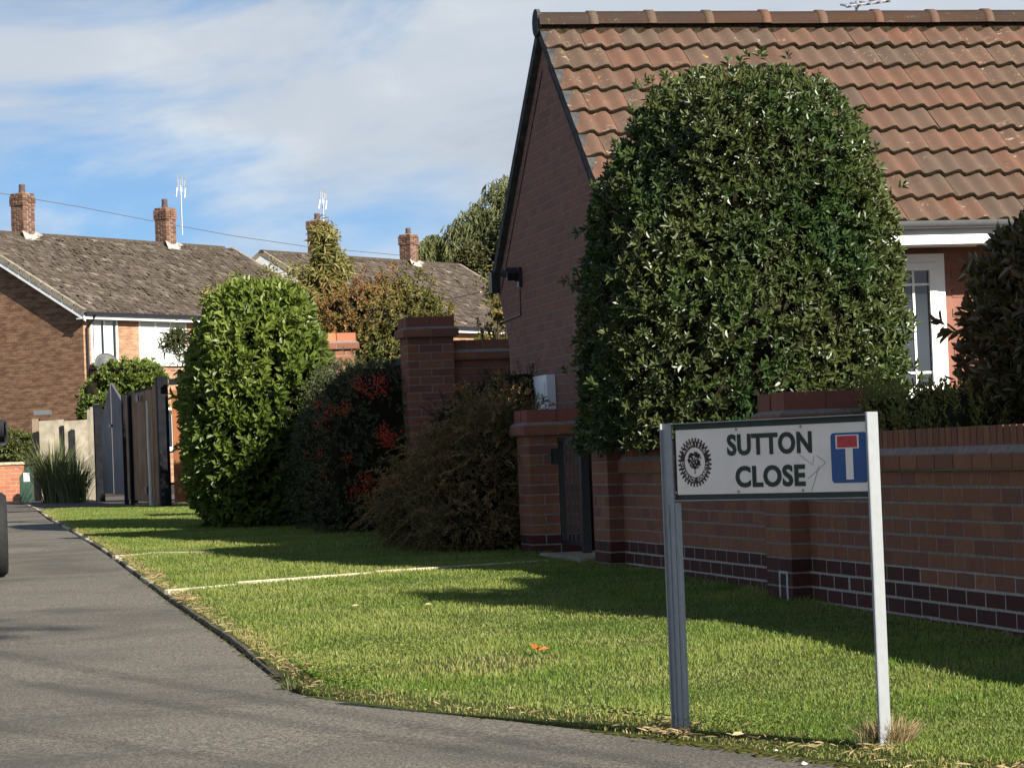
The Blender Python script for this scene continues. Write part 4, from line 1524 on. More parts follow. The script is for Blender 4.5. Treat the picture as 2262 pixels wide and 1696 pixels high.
def photinia():
    def b(Y, s, rx, rz, zc, e=2.3):
        return ((wallX(Y, s), Y, zc), (rx, 0.62, rz), e, HW)
    B = [b(12.75, 0.92, 0.46, 0.72, 0.42), b(12.5, 1.05, 0.50, 0.95, 0.20), b(11.8, 1.0, 0.6, 1.2, 0.25), b(11.1, 0.9, 0.55, 0.85, 0.1), b(12.4, 1.6, 0.6, 1.4, 0.75), b(11.0, 1.15, 0.55, 1.4, 1.0), b(11.4, 1.8, 0.7, 1.5, 0.75)]
    shrub('photinia_shrub', 'dark maroon and green leaved shrub behind the wall at the right edge', 'shrub', B, 9500, 8, 0.088, 0.034, M_PHOT, 61, 60, 0.10, 0.08, 2.5, 0.5, Vector((wallX(13.2, 1.0), 13.2, G(13))), -0.6, 0.22, 0.8, stray=0.05, jit=0.45)
    B = [((wallX(Y, 0.42), Y, -0.02 + dz), (0.20, 0.42, 0.22), 2.0, HW) for Y, dz in ((14.3, 0.12), (13.8, 0.13), (13.3, 0.10), (12.85, 0.06))]
    shrub('hebe_row', 'low olive green plants peeping over the wall coping right of the sign', 'shrub', B, 1100, 9, 0.034, 0.014, M_HEBE, 62, 50, 0.09, 0.04, 5, 1.4, Vector((wallX(13.5, 0.42), 13.5, G(13.5))), -0.3, 0.08, 0.7, stray=0.1, jit=0.3)


photinia()


def far_shrub(name, label, cat, px, py, Y, rpx, rpy, mat, n, k, L, W, seed, e=2.1, amp=0.12, extra=(), base=None, **kw):
    """a crown centred on the sight line px,py at distance Y with half sizes given in metres after scaling"""
    c = at(px, py, Y)
    sc = Y / F_PX
    blobs = [((c.x, c.y, c.z), (rpx * sc, rpx * sc * 0.9, rpy * sc), e, 0.0)]
    for x, y, dY, rx, ry in extra:
        q = at(x, y, Y + dY)
        blobs.append(((q.x, q.y, q.z), (rx * sc, rx * sc * 0.9, ry * sc), e, 0.0))
    return shrub(name, label, cat, blobs, n, k, L, W, mat, seed, amp=amp, base=base or Vector((c.x, c.y, G(Y))), **kw)


far_shrub('smoke_bush', 'wide autumn orange and rust coloured bush showing above the wall piers', 'bush', 835, 728, 36, 112, 58, M_SMOKE, 3500, 8, 0.062, 0.036, 71, extra=[(770, 680, 0, 62, 42), (900, 668, 0.3, 52, 46), (955, 700, 0.4, 40, 42), (830, 655, 0.2, 38, 30), (800, 770, 0, 100, 80), (850, 890, .2, 120, 110)], spread=75, slen=0.14, up=0.3, depth=0.5, core=0.6, stray=0.4, jit=0.8, patch=0.5, freq=1.6,
          tint_fn=lambda P, tb: np.clip(0.02 + 0.34 * np.sin(P[:, 0] * 2.2 + 1.0) + 0.45 * (P[:, 2] - 1.75) + tb * 0.6, 0, 1))
far_shrub('buddleia', 'tall yellow green long leaved shrub standing in front of the second chimney', 'shrub', 715, 640, 42, 52, 70, M_BUDD, 1900, 9, 0.17, 0.036, 72, extra=[(722, 560, 0, 30, 48), (714, 515, 0, 20, 28), (690, 690, 0, 62, 55), (750, 590, 0, 30, 28), (690, 620, 0, 30, 30), (735, 760, 0, 60, 110)], spread=75, slen=0.2, up=0.3, depth=0.3, core=0.6, droop=0.55, stray=0.3, jit=0.55)
far_shrub('bronze_shrub', 'bronze leaved shrub rising just behind the top of the laurel hedge', 'shrub', 545, 650, 40, 85, 35, M_BUDD, 900, 8, 0.12, 0.03, 73, extra=[(610, 640, 0, 60, 38), (480, 660, 0, 50, 24), (600, 760, 0.3, 110, 100)], spread=75, slen=0.18, depth=0.25, core=0.6, droop=0.4, stray=0.3, jit=0.6)
far_shrub('bamboo_clump', 'thin leafy stems poking out left of the laurel hedge before the white windows', 'plant', 392, 742, 32, 16, 20, M_DKTREE, 90, 7, 0.13, 0.022, 74, extra=[(372, 752, 0, 12, 14), (404, 800, 0, 14, 50)], spread=80, slen=0.2, depth=0.1, core=0, stems=0, droop=0.5, stray=0.4, jit=0.7)
far_shrub('ivy_shrub', 'bright green rounded shrub behind the tall gates, under the far white windows', 'shrub', 290, 840, 62, 72, 48, M_LAUREL, 2200, 7, 0.11, 0.06, 75, extra=[(215, 870, 0, 30, 38), (330, 850, 0, 40, 45), (270, 920, 0, 100, 70)], spread=65, slen=0.12, depth=0.3, core=0.82, stray=0.1, jit=0.5, amp=0.18, freq=2.0)
far_shrub('sparse_shrub', 'loose brown green shrub squeezed between the far roof and the bungalow gable', 'shrub', 1105, 690, 33, 30, 45, M_SMOKE, 420, 7, 0.06, 0.04, 76, extra=[(1090, 640, 0.2, 25, 26), (1085, 760, 0.2, 40, 45), (1100, 850, .2, 40, 60)], spread=70, slen=0.12, depth=0.3, core=0, stray=0.35, jit=0.7, tint_fn=lambda P, tb: tb * 0.5 + 0.05)
far_shrub('low_bank_shrub', 'low green brown shrubs behind the short red brick wall at far left', 'shrub', 25, 985, 55, 60, 32, M_TREE, 900, 7, 0.10, 0.05, 77, extra=[(75, 1000, 0, 30, 28)], spread=70, slen=0.12, depth=0.2, core=0.8, stray=0.15, jit=0.6)


# ------------------------------------------------------------------ trees
def tree(name, label, base, h, crown, mat, n, k, L, W, seed, trunk_r=0.18, **kw):
    rng = np.random.default_rng(seed)
    R = thing(name, label, 'tree', base)
    B = Vector(base)
    top = B + Vector((0.2, 0, h * 0.7))
    MB().tube([B - Vector((0, 0, 0.2)), B.lerp(top, 0.35) + Vector((0.1, 0, 0)), B.lerp(top, 0.7), top], [trunk_r, trunk_r * 0.75, trunk_r * 0.5, trunk_r * 0.2], 9).add('trunk', M_BARK, R)
    P, N = blob_points(n, crown, rng, 0.35, 0.9, seed)
    P = P - N * (rng.uniform(0, 1, len(P)) ** 1.5 * kw.get('depth', 0.9))[:, None]
    A = N + np.array([0, 0, kw.get('up', 0.2)]) + rng.normal(0, 0.5, N.shape)
    tb = 0.45 + 0.35 * fbm(P, 0.9, seed + 5, 2)
    p, d, nn, l, w, t = shoots(P, A, k, L, W, 75, 0.3, rng, tb, 0.2, kw.get('droop', 0.1))
    add('crown', leaves_mesh(p, d, nn, l, w, t, 'crown'), mat, R)
    limb = MB()
    for j in range(kw.get('limbs', 10)):
        q = crown[j % len(crown)]
        tip = Vector(q[0]) + Vector((rng.normal() * q[1][0] * 0.5, rng.normal() * q[1][1] * 0.5, rng.normal() * q[1][2] * 0.4))
        s = B.lerp(top, 0.35 + 0.06 * j)
        limb.tube([s, s.lerp(tip, 0.5) + Vector((0, 0, 0.3)), tip], [trunk_r * 0.35, trunk_r * 0.22, 0.02], 6)
    limb.add('limbs', M_BARK, R)
    return R


def willow():
    Y = 118.0
    rng = np.random.default_rng(9)
    base = at(1125, 760, Y)
    base.z = G(Y)
    sc = Y / F_PX
    spec = [(1075, 500, 60, 60), (1040, 520, 55, 45), (1110, 460, 50, 70), (1000, 570, 60, 45), (1080, 600, 80, 90), (1120, 560, 60, 110), (960, 560, 35, 40)]
    cr = []
    for x, y, rx, ry in spec:
        q = at(x, y, Y)
        cr.append(((q.x, q.y, q.z), (rx * sc, rx * sc, ry * sc), 2.0, 0.0))
    R = tree('willow_tree', 'grey green weeping willow behind the far roofs beside the bungalow gable', base, 12, cr, M_WILLOW, 1500, 9, 0.34, 0.07, 91, 0.3, droop=0.8, depth=1.2)
    # hanging strands
    P, D, N, L = [], [], [], []
    for _ in range(520):
        x, y, rx, ry = spec[(rng.integers(len(spec)) if rng.uniform() < 0.6 else 6)]
        a = rng.uniform(-math.pi, math.pi)
        px, py = x + math.cos(a) * rx * rng.uniform(0.7, 1.12), y - abs(math.sin(a)) * ry * rng.uniform(0.55, 1.1)
        q = np.array(at(px, py, Y + rng.uniform(-2, 2)))
        ln = rng.uniform(0.8, 2.2)
        out = np.array((math.cos(a) * 0.5, rng.normal() * 0.2, 0))
        for f in np.linspace(0, 1, 16):
            p = q + out * ln * f * (1 - 0.4 * f) + np.array((0, 0, -ln * f ** 1.6 + 0.25 * ln * f * (1 - f)))
            P.append(p + rng.normal(0, 0.02, 3))
            D.append(np.array((rng.normal() * 0.5, rng.normal() * 0.5, -1.0)))
            N.append(rng.normal(size=3) + np.array((0, -0.6, 0.3)))
            L.append(rng.uniform(0.2, 0.34))
    L = np.array(L)
    add('hanging_fronds', leaves_mesh(np.array(P), np.array(D), np.array(N), L, L * 0.2, np.clip(rng.normal(0.55, 0.3, len(L)), 0, 1), 'hanging_fronds'), M_WILLOW, R)


willow()


def street_tree():
    cr = [((9.0, -0.9, 9.9), (1.25, 1.2, 0.9), 2.0, 0.0), ((8.2, -2.6, 10.4), (1.0, 1.0, 0.9), 2.0, 0.0)]
    tree('street_tree', 'tall sparse tree beyond the right of the view, dappling the tarmac at left', Vector((8.0, -3.4, G(0))), 10.5, cr, M_TREE, 300, 7, 0.15, 0.075, 97, 0.06, depth=0.9, limbs=3)


street_tree()


def back_tree():
    Y = 110.0
    sc = Y / F_PX
    base = at(1150, 760, Y)
    base.z = G(Y)
    cr = []
    for x, y, rx, ry in [(1095, 620, 60, 80), (1060, 580, 55, 50), (1120, 540, 50, 70), (1080, 680, 70, 60)]:
        q = at(x, y, Y)
        cr.append(((q.x, q.y, q.z), (rx * sc, rx * sc, ry * sc), 2.1, 0.0))
    tree('dark_tree', 'dense dark green tree just in front of the willow, behind the far house', base, 9, cr, M_DKTREE, 1900, 9, 0.28, 0.13, 92, 0.25, depth=0.9)


back_tree()


# ------------------------------------------------------------------ far houses
DH = Vector((0.545, 0.838, 0)).normalized()       # along their fronts, away to the right
GH = Vector((-DH.y, DH.x, 0))                     # back from the front wall


def far_house(name, label, corner, length, depth, z_eave, z_ridge, windows, chimneys, seed, barge_w=0.22):
    rng = np.random.default_rng(seed)
    c = Vector(corner)
    g = G(c.y)
    HM = Matrix(((DH.x, GH.x, 0, c.x), (DH.y, GH.y, 0, c.y), (0, 0, 1, 0), (0, 0, 0, 1)))   # x along front, y back
    R = thing(name, label, 'house', HM @ Matrix.Translation((length / 2, depth / 2, g)))
    oh, og = 0.32, 0.28
    pit = math.atan2(z_ridge - z_eave, depth / 2 + oh)
    zw = z_eave + oh * math.tan(pit) - 0.12

    def wall(pts, mat, uvs):
        m = MB()
        m.poly(pts, uvs)
        return m.add('wall', mat, R, HM, uv=True)
    zr = z_ridge - 0.12
    # gable wall (left end)
    pts = [(0, depth, g), (0, 0, g), (0, 0, zw), (0, depth / 2, zr), (0, depth, zw)]
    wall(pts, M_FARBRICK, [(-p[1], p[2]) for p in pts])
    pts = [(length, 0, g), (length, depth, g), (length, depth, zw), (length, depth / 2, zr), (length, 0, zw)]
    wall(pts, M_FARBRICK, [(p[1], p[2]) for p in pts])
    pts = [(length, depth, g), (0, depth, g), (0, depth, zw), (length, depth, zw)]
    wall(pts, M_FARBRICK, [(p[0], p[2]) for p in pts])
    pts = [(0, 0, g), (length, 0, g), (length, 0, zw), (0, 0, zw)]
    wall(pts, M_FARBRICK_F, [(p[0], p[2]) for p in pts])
    # windows
    for x0, x1, z0, z1, kind in windows:
        m = MB()
        f = 0.06
        y0, y1 = -0.03, 0.0
        for a, b, cc, d in ((x0, x0 + f, z0, z1), (x1 - f, x1, z0, z1), (x0 + f, x1 - f, z0, z0 + f), (x0 + f, x1 - f, z1 - f, z1)):
            m.bx(a, b, y0, y1, cc, d)
        n = 2 if x1 - x0 < 1.3 else 3
        w = m.add('window', M_WHITE, R, HM)
        for k in range(n):
            a, b = x0 + f + (x1 - x0 - 2 * f) * k / n, x0 + f + (x1 - x0 - 2 * f) * (k + 1) / n
            if k:
                MB().bx(a - 0.035, a + 0.035, -0.028, -0.001, z0 + f, z1 - f).add('mullion', M_WHITE, w, HM)
            MB().bx(a + 0.03, b - 0.03, -0.014, -0.010, z0 + f, z1 - f).add('pane', M_CURTAIN if kind == 'blind' else M_GLASS, w, HM)
        if kind != 'blind':
            for k in range(n):
                a, b = x0 + f + (x1 - x0 - 2 * f) * k / n, x0 + f + (x1 - x0 - 2 * f) * (k + 1) / n
                MB().bx(a + 0.05, a + (b - a) * 0.72, -0.019, -0.015, z0 + f, z1 - f).add('blind', M_CURTAIN, w, HM)
        MB().bx(x0 - 0.05, x1 + 0.05, -0.09, 0.0, z0 - 0.06, z0).add('sill', M_WHITE, w, HM)
    # roof tiles: thin lapped pieces, one joined part per slope
    sl = (depth / 2 + oh) / math.cos(pit)
    ga, tw = 0.19, 0.20
    nrow = int(sl / ga) + 1
    roof = MB()
    for sg in (0, 1):
        ye, yr = (-oh, depth / 2) if sg == 0 else (depth + oh, depth / 2)
        roof.poly([(-og, ye, z_eave - 0.03), (length + og, ye, z_eave - 0.03), (length + og, yr, z_ridge - 0.03), (-og, yr, z_ridge - 0.03)])
    rf = roof.add('roof', M_OLDTILE, R, HM)
    Vs, Qs, tt, b = [], [], [], 0
    for sg in (0, 1):
        for r in range(nrow):
            nx = int((length + 2 * og) / tw) + 1
            x = -og - (tw / 2 if r % 2 else 0) + np.arange(nx + 1) * tw
            xa, xb = np.clip(x, -og, length + og), np.clip(x + tw - 0.012, -og, length + og)
            ok = xb - xa > 0.03
            xa, xb = xa[ok], xb[ok]
            n = len(xa)
            d0, d1 = r * ga, min(sl, (r + 1) * ga + 0.04)
            lift = 0.026 + rng.normal(0, 0.011, n)
            slip = rng.normal(0, 0.018, n)
            tl = rng.normal(0, 0.008, n)
            yb = lambda d: (depth / 2 - d * math.cos(pit)) if sg == 0 else (depth / 2 + d * math.cos(pit))
            zb = lambda d: z_ridge - d * math.sin(pit)
            up_y, up_z = (-math.sin(pit) if sg == 0 else math.sin(pit)), math.cos(pit)

            def pnt(x, d, h):
                return np.stack([x, yb(d) + up_y * h, zb(d) + up_z * h], 1)
            v = np.stack([pnt(xa, d0 + slip, 0.004), pnt(xb, d0 + slip, 0.004), pnt(xb, d1 + slip, lift + tl), pnt(xa, d1 + slip, lift - tl), pnt(xb, d1 + slip, lift * 0 - 0.01), pnt(xa, d1 + slip, lift * 0 - 0.01)], 1).reshape(-1, 3)
            i = b + np.arange(n)[:, None] * 6
            Qs += [i + np.array([[0, 1, 2, 3]]), i + np.array([[3, 2, 4, 5]])]
            tt.append(np.repeat(np.clip(rng.beta(1.6, 2.2, n) + 0.15 * (rng.uniform(size=n) < 0.06), 0, 1), 6))
            Vs.append(v)
            b += n * 6
    add('roof_tiles', np_mesh('roof_tiles', np.concatenate(Vs), np.concatenate(Qs), None, np.concatenate(tt)), M_OLDTILE, R, HM, 'stuff')
    rd = MB()
    k = 0.0
    while k < length:
        rd.prism([(-og + k, depth / 2 - 0.13, z_ridge - 0.06), (-og + k, depth / 2 - 0.06, z_ridge + 0.05), (-og + k, depth / 2 + 0.06, z_ridge + 0.05), (-og + k, depth / 2 + 0.13, z_ridge - 0.06)], (0.44, 0, 0))
        k += 0.45
    rd.add('ridge_tiles', M_OLDTILE, R, HM, kind='stuff')
    # barge boards and verge tiles on the gables
    for gx, sx in ((-og, -1), (length + og, 1)):
        for ye, yr in ((-oh, depth / 2), (depth + oh, depth / 2)):
            m = MB()
            gi = gx - 0.02 * sx
            p = [(gi, ye, z_eave - 0.06), (gi, yr, z_ridge - 0.06), (gi, yr, z_ridge - 0.13 - barge_w), (gi, ye, z_eave - 0.13 - barge_w)]
            m.prism(p, (-0.03 * sx, 0, 0))
            m.add('barge_board', M_WHITEP, R, HM)
            n = 12
            for j in range(n):
                f0, f1 = j / n + 0.004, (j + 1) / n - 0.004
                a, bb = Vector((gx, ye, z_eave)).lerp(Vector((gx, yr, z_ridge)), f0), Vector((gx, ye, z_eave)).lerp(Vector((gx, yr, z_ridge)), f1)
                MB().prism([a + Vector((0, 0, -0.13)), bb + Vector((0, 0, -0.13)), bb + Vector((0, 0, 0.05)), a + Vector((0, 0, 0.05))], (0.12 * -sx, 0, 0)).add('verge_tile', M_CONC, R, HM)
    MB().bx(-og, length + og, -oh + 0.02, -oh + 0.045, z_eave - 0.2, z_eave - 0.05).add('fascia', M_WHITEP, R, HM)
    MB().bx(-og, length + og, -oh - 0.09, -oh + 0.02, z_eave - 0.09, z_eave - 0.01).add('gutter', M_BLACKM, R, HM)
    MB().bx(-og + 0.01, length + og - 0.01, -oh + 0.045, 0, z_eave - 0.2, z_eave - 0.17).add('soffit', M_WHITEP, R, HM)
    m = MB().tube([(0.12, -oh - 0.03, z_eave - 0.1), (0.10, -0.06, z_eave - 0.45), (0.10, -0.06, g)], 0.045, 8)
    m.add('downpipe', M_BLACKM, R, HM)
    # chimneys
    for x, w, zt, pots, aer in chimneys:
        y = depth / 2
        zb0 = z_ridge - w * 0.75
        core = MB().bx(x - w / 2 + 0.012, x + w / 2 - 0.012, y - w / 2 + 0.012, y + w / 2 - 0.012, zb0, zt - 0.06)
        ch = core.add('chimney', M_MORTAR, R, HM)
        bm, bi = [], 0
        Vs, Qs, Ts, tt, b = [], [], [], [], 0
        z = zb0
        i = 0
        while z < zt - 0.1:
            e = 0.028 if z > zt - 0.42 and z < zt - 0.12 else 0.0
            ww = w + 2 * e
            for (cx_, cy_, dx, dy) in ((0, -ww / 2 + 0.05, 1, 0), (0, ww / 2 - 0.05, 1, 0), (-ww / 2 + 0.05, 0, 0, 1), (ww / 2 - 0.05, 0, 0, 1)):
                nb = 3
                L = ww / nb
                for k in range(nb):
                    o = -ww / 2 + L * (k + 0.5) + (0.05 if i % 2 else -0.05) * (1 if k == 1 else 0)
                    V, Q, T = chamfer_box((L - 0.012 if dx else 0.1, 0.1 if dx else L - 0.012, 0.066), 0.004)
                    Vs.append(V + np.array((x + cx_ + o * dx, y + cy_ + o * dy, z + 0.04)) + rng.normal(0, 0.002, 3))
                    Qs.append(Q + b)
                    Ts.append(T + b)
                    tt.append(np.full(len(V), rng.uniform()))
                    b += len(V)
            z += CO
            i += 1
        add('chimney_bricks', np_mesh('chimney_bricks', np.concatenate(Vs), np.concatenate(Qs), np.concatenate(Ts), np.concatenate(tt)), M_CHIM, ch, HM, 'stuff')
        fl = MB()
        k2 = w / 2
        fl.lathe([(k2 * 1.3, zt - 0.14), (k2 * 0.9, zt - 0.02), (k2 * 0.25, zt)], 4, Matrix.Translation((x, y, 0)) @ Matrix.Rotation(math.pi / 4, 4, 'Z'))
        fl.add('flaunching', M_CONC, ch, HM)
        MB().lathe([(0.0, zt + pots), (0.085, zt + pots), (0.10, zt + pots - 0.05), (0.085, zt + pots - 0.08), (0.11, zt - 0.02)], 12, Matrix.Translation((x, y, 0))).add('chimney_pot', M_POT, ch, HM, smooth=True)
        # pale mortar flashing at the roof
        fm = MB()
        zf = z_ridge - (w / 2 + 0.02) * math.tan(pit)
        fm.prism([(x - w / 2 - 0.08, y - w / 2 - 0.16, zf - 0.10), (x + w / 2 + 0.08, y - w / 2 - 0.16, zf - 0.10), (x + w / 2 + 0.05, y - w / 2 - 0.004, zf + 0.16), (x, y - w / 2 - 0.004, zf + 0.08), (x - w / 2 - 0.05, y - w / 2 - 0.004, zf + 0.2)], (0, 0.02, 0.03))
        fm.prism([(x + w / 2 + 0.02, y - w / 2 - 0.1, zf + 0.02), (x + w / 2 + 0.3, y - w / 2 + 0.0, zf + 0.09), (x + w / 2 + 0.2, y, z_ridge + 0.06), (x + w / 2 + 0.02, y, z_ridge + 0.1)], (0, -0.02, 0.04))
        fm.add('flashing', M_FLASH, ch, HM)
        if aer:
            dx, hz, flip = aer
            ae = MB().tube([(x + dx, y - w / 2 - 0.06, zt - 0.9), (x + dx, y - w / 2 - 0.06, hz)], 0.022, 6)
            ax = x + dx
            ay = y - w / 2 - 0.06
            ae.tube([(ax - 0.32, ay - 0.1, hz - 0.04), (ax + 0.42, ay + 0.2, hz)], 0.018, 6)
            ae.tube([(ax - 0.06, ay, zt - 0.6), (ax + 0.1, ay + 0.1, zt - 0.6)], 0.02, 6)
            for q in (-0.3, 0.06, 0.4):
                for s in (-1, 1):
                    bx_, by_, bz_ = ax + q * 0.95, ay + q * 0.3, hz - 0.02 + 0.04 * q
                    ae.tube([(bx_, by_, bz_ + 0.05 * s), (bx_ + 0.12 * flip * s, by_ + 0.02, bz_ + s * 0.36)], 0.02, 5)
            for q in (-0.2, -0.05, 0.15, 0.3):
                ae.tube([(ax + q, ay + q * .3, hz - 0.2), (ax + q + 0.02, ay + q * .3, hz + 0.2)], 0.006, 4)
            ae.add('television_aerial', M_ALU, ch, HM)
    return R, HM


C1 = Vector(((188 - CX) / F_PX * 75, 75, 0))
H1, HM1 = far_house('brick_house', 'brown brick two storey house with mossy grey roof and two chimneys at far left', C1, 12.1, 9.0, 4.50, 7.18,
                    [(0.30, 1.42, 3.08, 4.38, 'sash'), (2.35, 4.45, 3.08, 4.38, 'blind'), (7.0, 8.2, 3.08, 4.38, 'sash'), (2.3, 4.4, 0.6, 1.8, 'sash')],
                    [(2.5, 0.50, 8.42, 0.24, None), (9.0, 0.48, 8.35, 0.26, (0.46, 9.05, 0.3))], 101, 0.14)
p2 = at(588, 556, 90)
C2 = p2 - GH * 4.3
C2.z = 0
H2, HM2 = far_house('brick_house', 'farther house with white barge boards and lichen roof, behind the buddleia', C2, 11.4, 8.6, 4.5, p2.z,
                    [(8.6, 10.2, 2.9, 4.2, 'sash'), (2.0, 3.4, 2.9, 4.2, 'sash')],
                    [(2.9, 0.52, p2.z + 1.25, 0.2, (-0.05, p2.z + 1.95, 0.5)), (8.35, 0.50, p2.z + 1.02, 0.2, None)], 102, 0.42)


def dish():
    c = min((abs((HM1.inverted() @ at(232, 802, 70 + k * 0.02)).y + 0.5), k) for k in range(700))
    c = HM1.inverted() @ at(232, 808, 70 + c[1] * 0.02)
    m = MB()
    prof = [(0.02, 0.0), (0.15, 0.012), (0.27, 0.045), (0.36, 0.085), (0.365, 0.08), (0.27, 0.035), (0.02, -0.012)]
    M = Matrix.Translation((c.x, -0.55, c.z)) @ Matrix.Rotation(math.radians(62), 4, 'X') @ Matrix.Rotation(math.radians(-25), 4, 'Y')
    m.lathe(prof, 22, M)
    d = m.add('satellite_dish', M_DISH, H1, HM1, smooth=True)
    m = MB().tube([M @ Vector((0, -0.33, 0.07)), M @ Vector((0, -0.08, 0.42))], 0.018, 6)
    m.box(M @ Vector((0, -0.06, 0.42)), (0.08, 0.08, 0.1))
    m.add('arm', M_PLASTIC, d, HM1)
    MB().tube([(c.x, 0, c.z - 0.1), (c.x, -0.4, c.z - 0.05), (c.x, -0.5, c.z)], 0.03, 6).add('bracket', M_PLASTIC, d, HM1)


dish()


def overhead_wire():
    R = thing('overhead_wire', 'thin overhead cable sloping down across the sky behind the far chimneys', 'cable', at(-300, 375, 140))
    pts = [at(x, y, 140 + (x + 300) * 0.02) for x, y in ((-300, 374), (0, 427), (180, 458), (345, 490), (520, 522), (680, 545), (905, 566), (1000, 572))]
    MB().tube(pts, 0.022, 5).add('cable', M_WIRE, R)
    R = thing('short_wire', 'short pale line slung across the far roof towards the sparse shrub', 'cable', at(970, 662, 70))
    MB().tube([at(960, 664, 70), at(1010, 657, 68), at(1062, 645, 66)], 0.018, 5).add('cable', M_CONCP, R)


overhead_wire()


# ------------------------------------------------------------------ gates and fence at the left
FA, FB = Vector((-7.33, 47.0, 0)), Vector((-4.98, 38.7, 0))


def fY(x):
    return 35288.0 / (x + 540.7)


def fpos(x):
    Y = fY(x)
    return Vector((5.976 - 0.2831 * Y, Y, 0))


fdir = (FA - FB).normalized()
fnor = Vector((fdir.y, -fdir.x, 0))


def board(x0, x1, yt0, yt1, yb, thick=0.04, off=0.0):
    """upright board in the fence plane from pixel column x0 to x1; returns a prism"""
    a, b = fpos(x0), fpos(x1)
    za, zb = at(x0, yt0, a.y).z, at(x1, yt1, b.y).z
    g = at((x0 + x1) / 2, yb, (a.y + b.y) / 2).z
    p = [Vector((a.x, a.y, g)), Vector((b.x, b.y, g)), Vector((b.x, b.y, zb)), Vector((a.x, a.y, za))]
    p = [q + fnor * off for q in p]
    return MB().prism(p, fnor * thick)


def post(x, w, yt, mat, name='gate_post', label=None, parent=None):
    p = fpos(x)
    g = G(p.y) - 0.06
    zt = at(x, yt, p.y).z
    ang = math.atan2(fdir.y, fdir.x) - math.pi / 2
    M = Matrix.Translation((p.x, p.y, (g + zt) / 2)) @ Matrix.Rotation(ang, 4, 'Z')
    V, Q, T = chamfer_box((w, w, zt - g), 0.008)
    return add(name, np_mesh(name, V, Q, T), mat, parent, M)


def gates():
    R = thing('grey_gate', 'grey boarded gate with a pointed top beyond the brown gate', 'gate', (fpos(243).x, fpos(243).y, G(fY(243))))
    post(214, 0.15, 893, M_BLACKW, parent=R)
    board(221, 243, 930, 846, 1090).add('board', M_GREYB, R)
    board(244.5, 268, 846, 888, 1092).add('board', M_GREYB, R)
    board(240, 246, 937, 937, 944, 0.02, -0.03).add('latch', M_BLACKM, R)
    R = thing('brown_gate', 'brown boarded gate between black posts with black hinges', 'gate', (fpos(315).x, fpos(315).y, G(fY(315))))
    post(271.5, 0.07, 872, M_BLACKW, parent=R)
    board(274.5, 282, 878, 876, 1103).add('board', M_WOODB, R)
    post(288, 0.11, 866, M_BLACKW, parent=R)
    board(282.6, 298.5, 876, 868, 1105).add('board', M_WOODB, R)
    board(335, 350, 851, 846, 1112).add('board', M_WOODB, R)
    board(299, 318, 868, 862, 1108).add('board', M_WOODB, R)
    board(318.8, 334, 862, 852, 1110).add('board', M_WOODB, R)
    board(297, 336, 862, 853, 864, 0.05, 0.0).add('rail', M_BLACKW, R)
    for a, yy_ in ((309, 872), (314, 1075)):
        board(a, a + 5, yy_, yy_, yy_ + 15, 0.02, -0.075 if yy_ < 900 else -0.022).add('hinge', M_BLACKM, R)
    p0 = fpos(335.5)
    q = MB()
    m0 = p0 - fnor * 0.07
    zt, zb = at(334, 885, p0.y).z, G(p0.y) - 0.05
    q.tube([(m0.x, m0.y, zb), (m0.x, m0.y, zb + 0.55)], 0.026, 8)
    q.tube([(m0.x, m0.y, zb + 0.55), (m0.x - 0.01, m0.y, zb + 0.95), (m0.x - 0.01, m0.y, zt)], [0.03, 0.024, 0.02], 8)
    pp = thing('pale_pole', 'thin pale pole leaning beside the tallest black gate post', 'pole', (m0.x, m0.y, zb))
    q.add('pole', M_PALEPLASTIC, pp)
    # big post with cross beam and orange panel
    R = thing('orange_fence', 'orange stained fence panel hung from the thick black post beside the laurel', 'fence', (fpos(357).x, fpos(357).y, G(39)))
    post(357, 0.16, 832, M_BLACKW, 'fence_post', parent=R)
    p = fpos(362)
    ex = Vector((0.98, 0.2, 0))
    for k in range(5):
        a = p + ex * (0.10 + k * 0.20)
        b = a + ex * 0.19
        z0, z1 = G(39) + 0.06, at(380, 862, 39).z
        MB().prism([Vector((a.x, a.y, z0)), Vector((b.x, b.y, z0)), Vector((b.x, b.y, z1)), Vector((a.x, a.y, z1))], (0, 0.03, 0)).add('board', M_WOODO, R)
    z1 = at(380, 836, 39).z
    MB().prism([Vector((p.x + .08, p.y - .05, z1 - 0.09)), Vector((p.x + 1.3, p.y + .2, z1 - 0.09)), Vector((p.x + 1.3, p.y + .2, z1)), Vector((p.x + .08, p.y - .05, z1))], (0, 0.08, 0)).add('rail', M_BLACKW, R)
    # pale concrete panel fence facing the road
    R = thing('concrete_fence', 'weathered pale concrete panel fence behind the strappy grass clump', 'fence', (at(140, 1000, 50).x, 50, G(50)))
    for x0, x1 in ((86, 140), (141.5, 200)):
        a, b = at(x0, 930, 50), at(x1, 926, 50.2)
        MB().prism([Vector((a.x, a.y, G(50) - .05)), Vector((b.x, b.y, G(50) - .05)), Vector((b.x, b.y, b.z)), Vector((a.x, a.y, a.z))], (0, 0.06, 0)).add('panel', M_CONC, R)
    for x in (198, 205, 212):
        a = at(x, 905 - (x - 198) * 0.9, 49.5 - (x - 198) * 0.1)
        MB().bx(a.x - 0.045, a.x + 0.045, a.y - 0.05, a.y + 0.05, G(49) - 0.05, a.z).add('post', M_CONC, R)
    a = at(82, 925, 50.4)
    MB().bx(a.x - 0.1, a.x + 0.02, a.y, a.y + 0.2, G(50) - .05, a.z).add('post', M_FARBRICK, R)
    a, b = at(74, 910, 50.3), at(108, 908, 50.3)
    MB().bx(a.x, b.x, a.y, a.y + 0.3, a.z - 0.06, a.z + 0.03).add('coping', M_GUTTER, R)


gates()


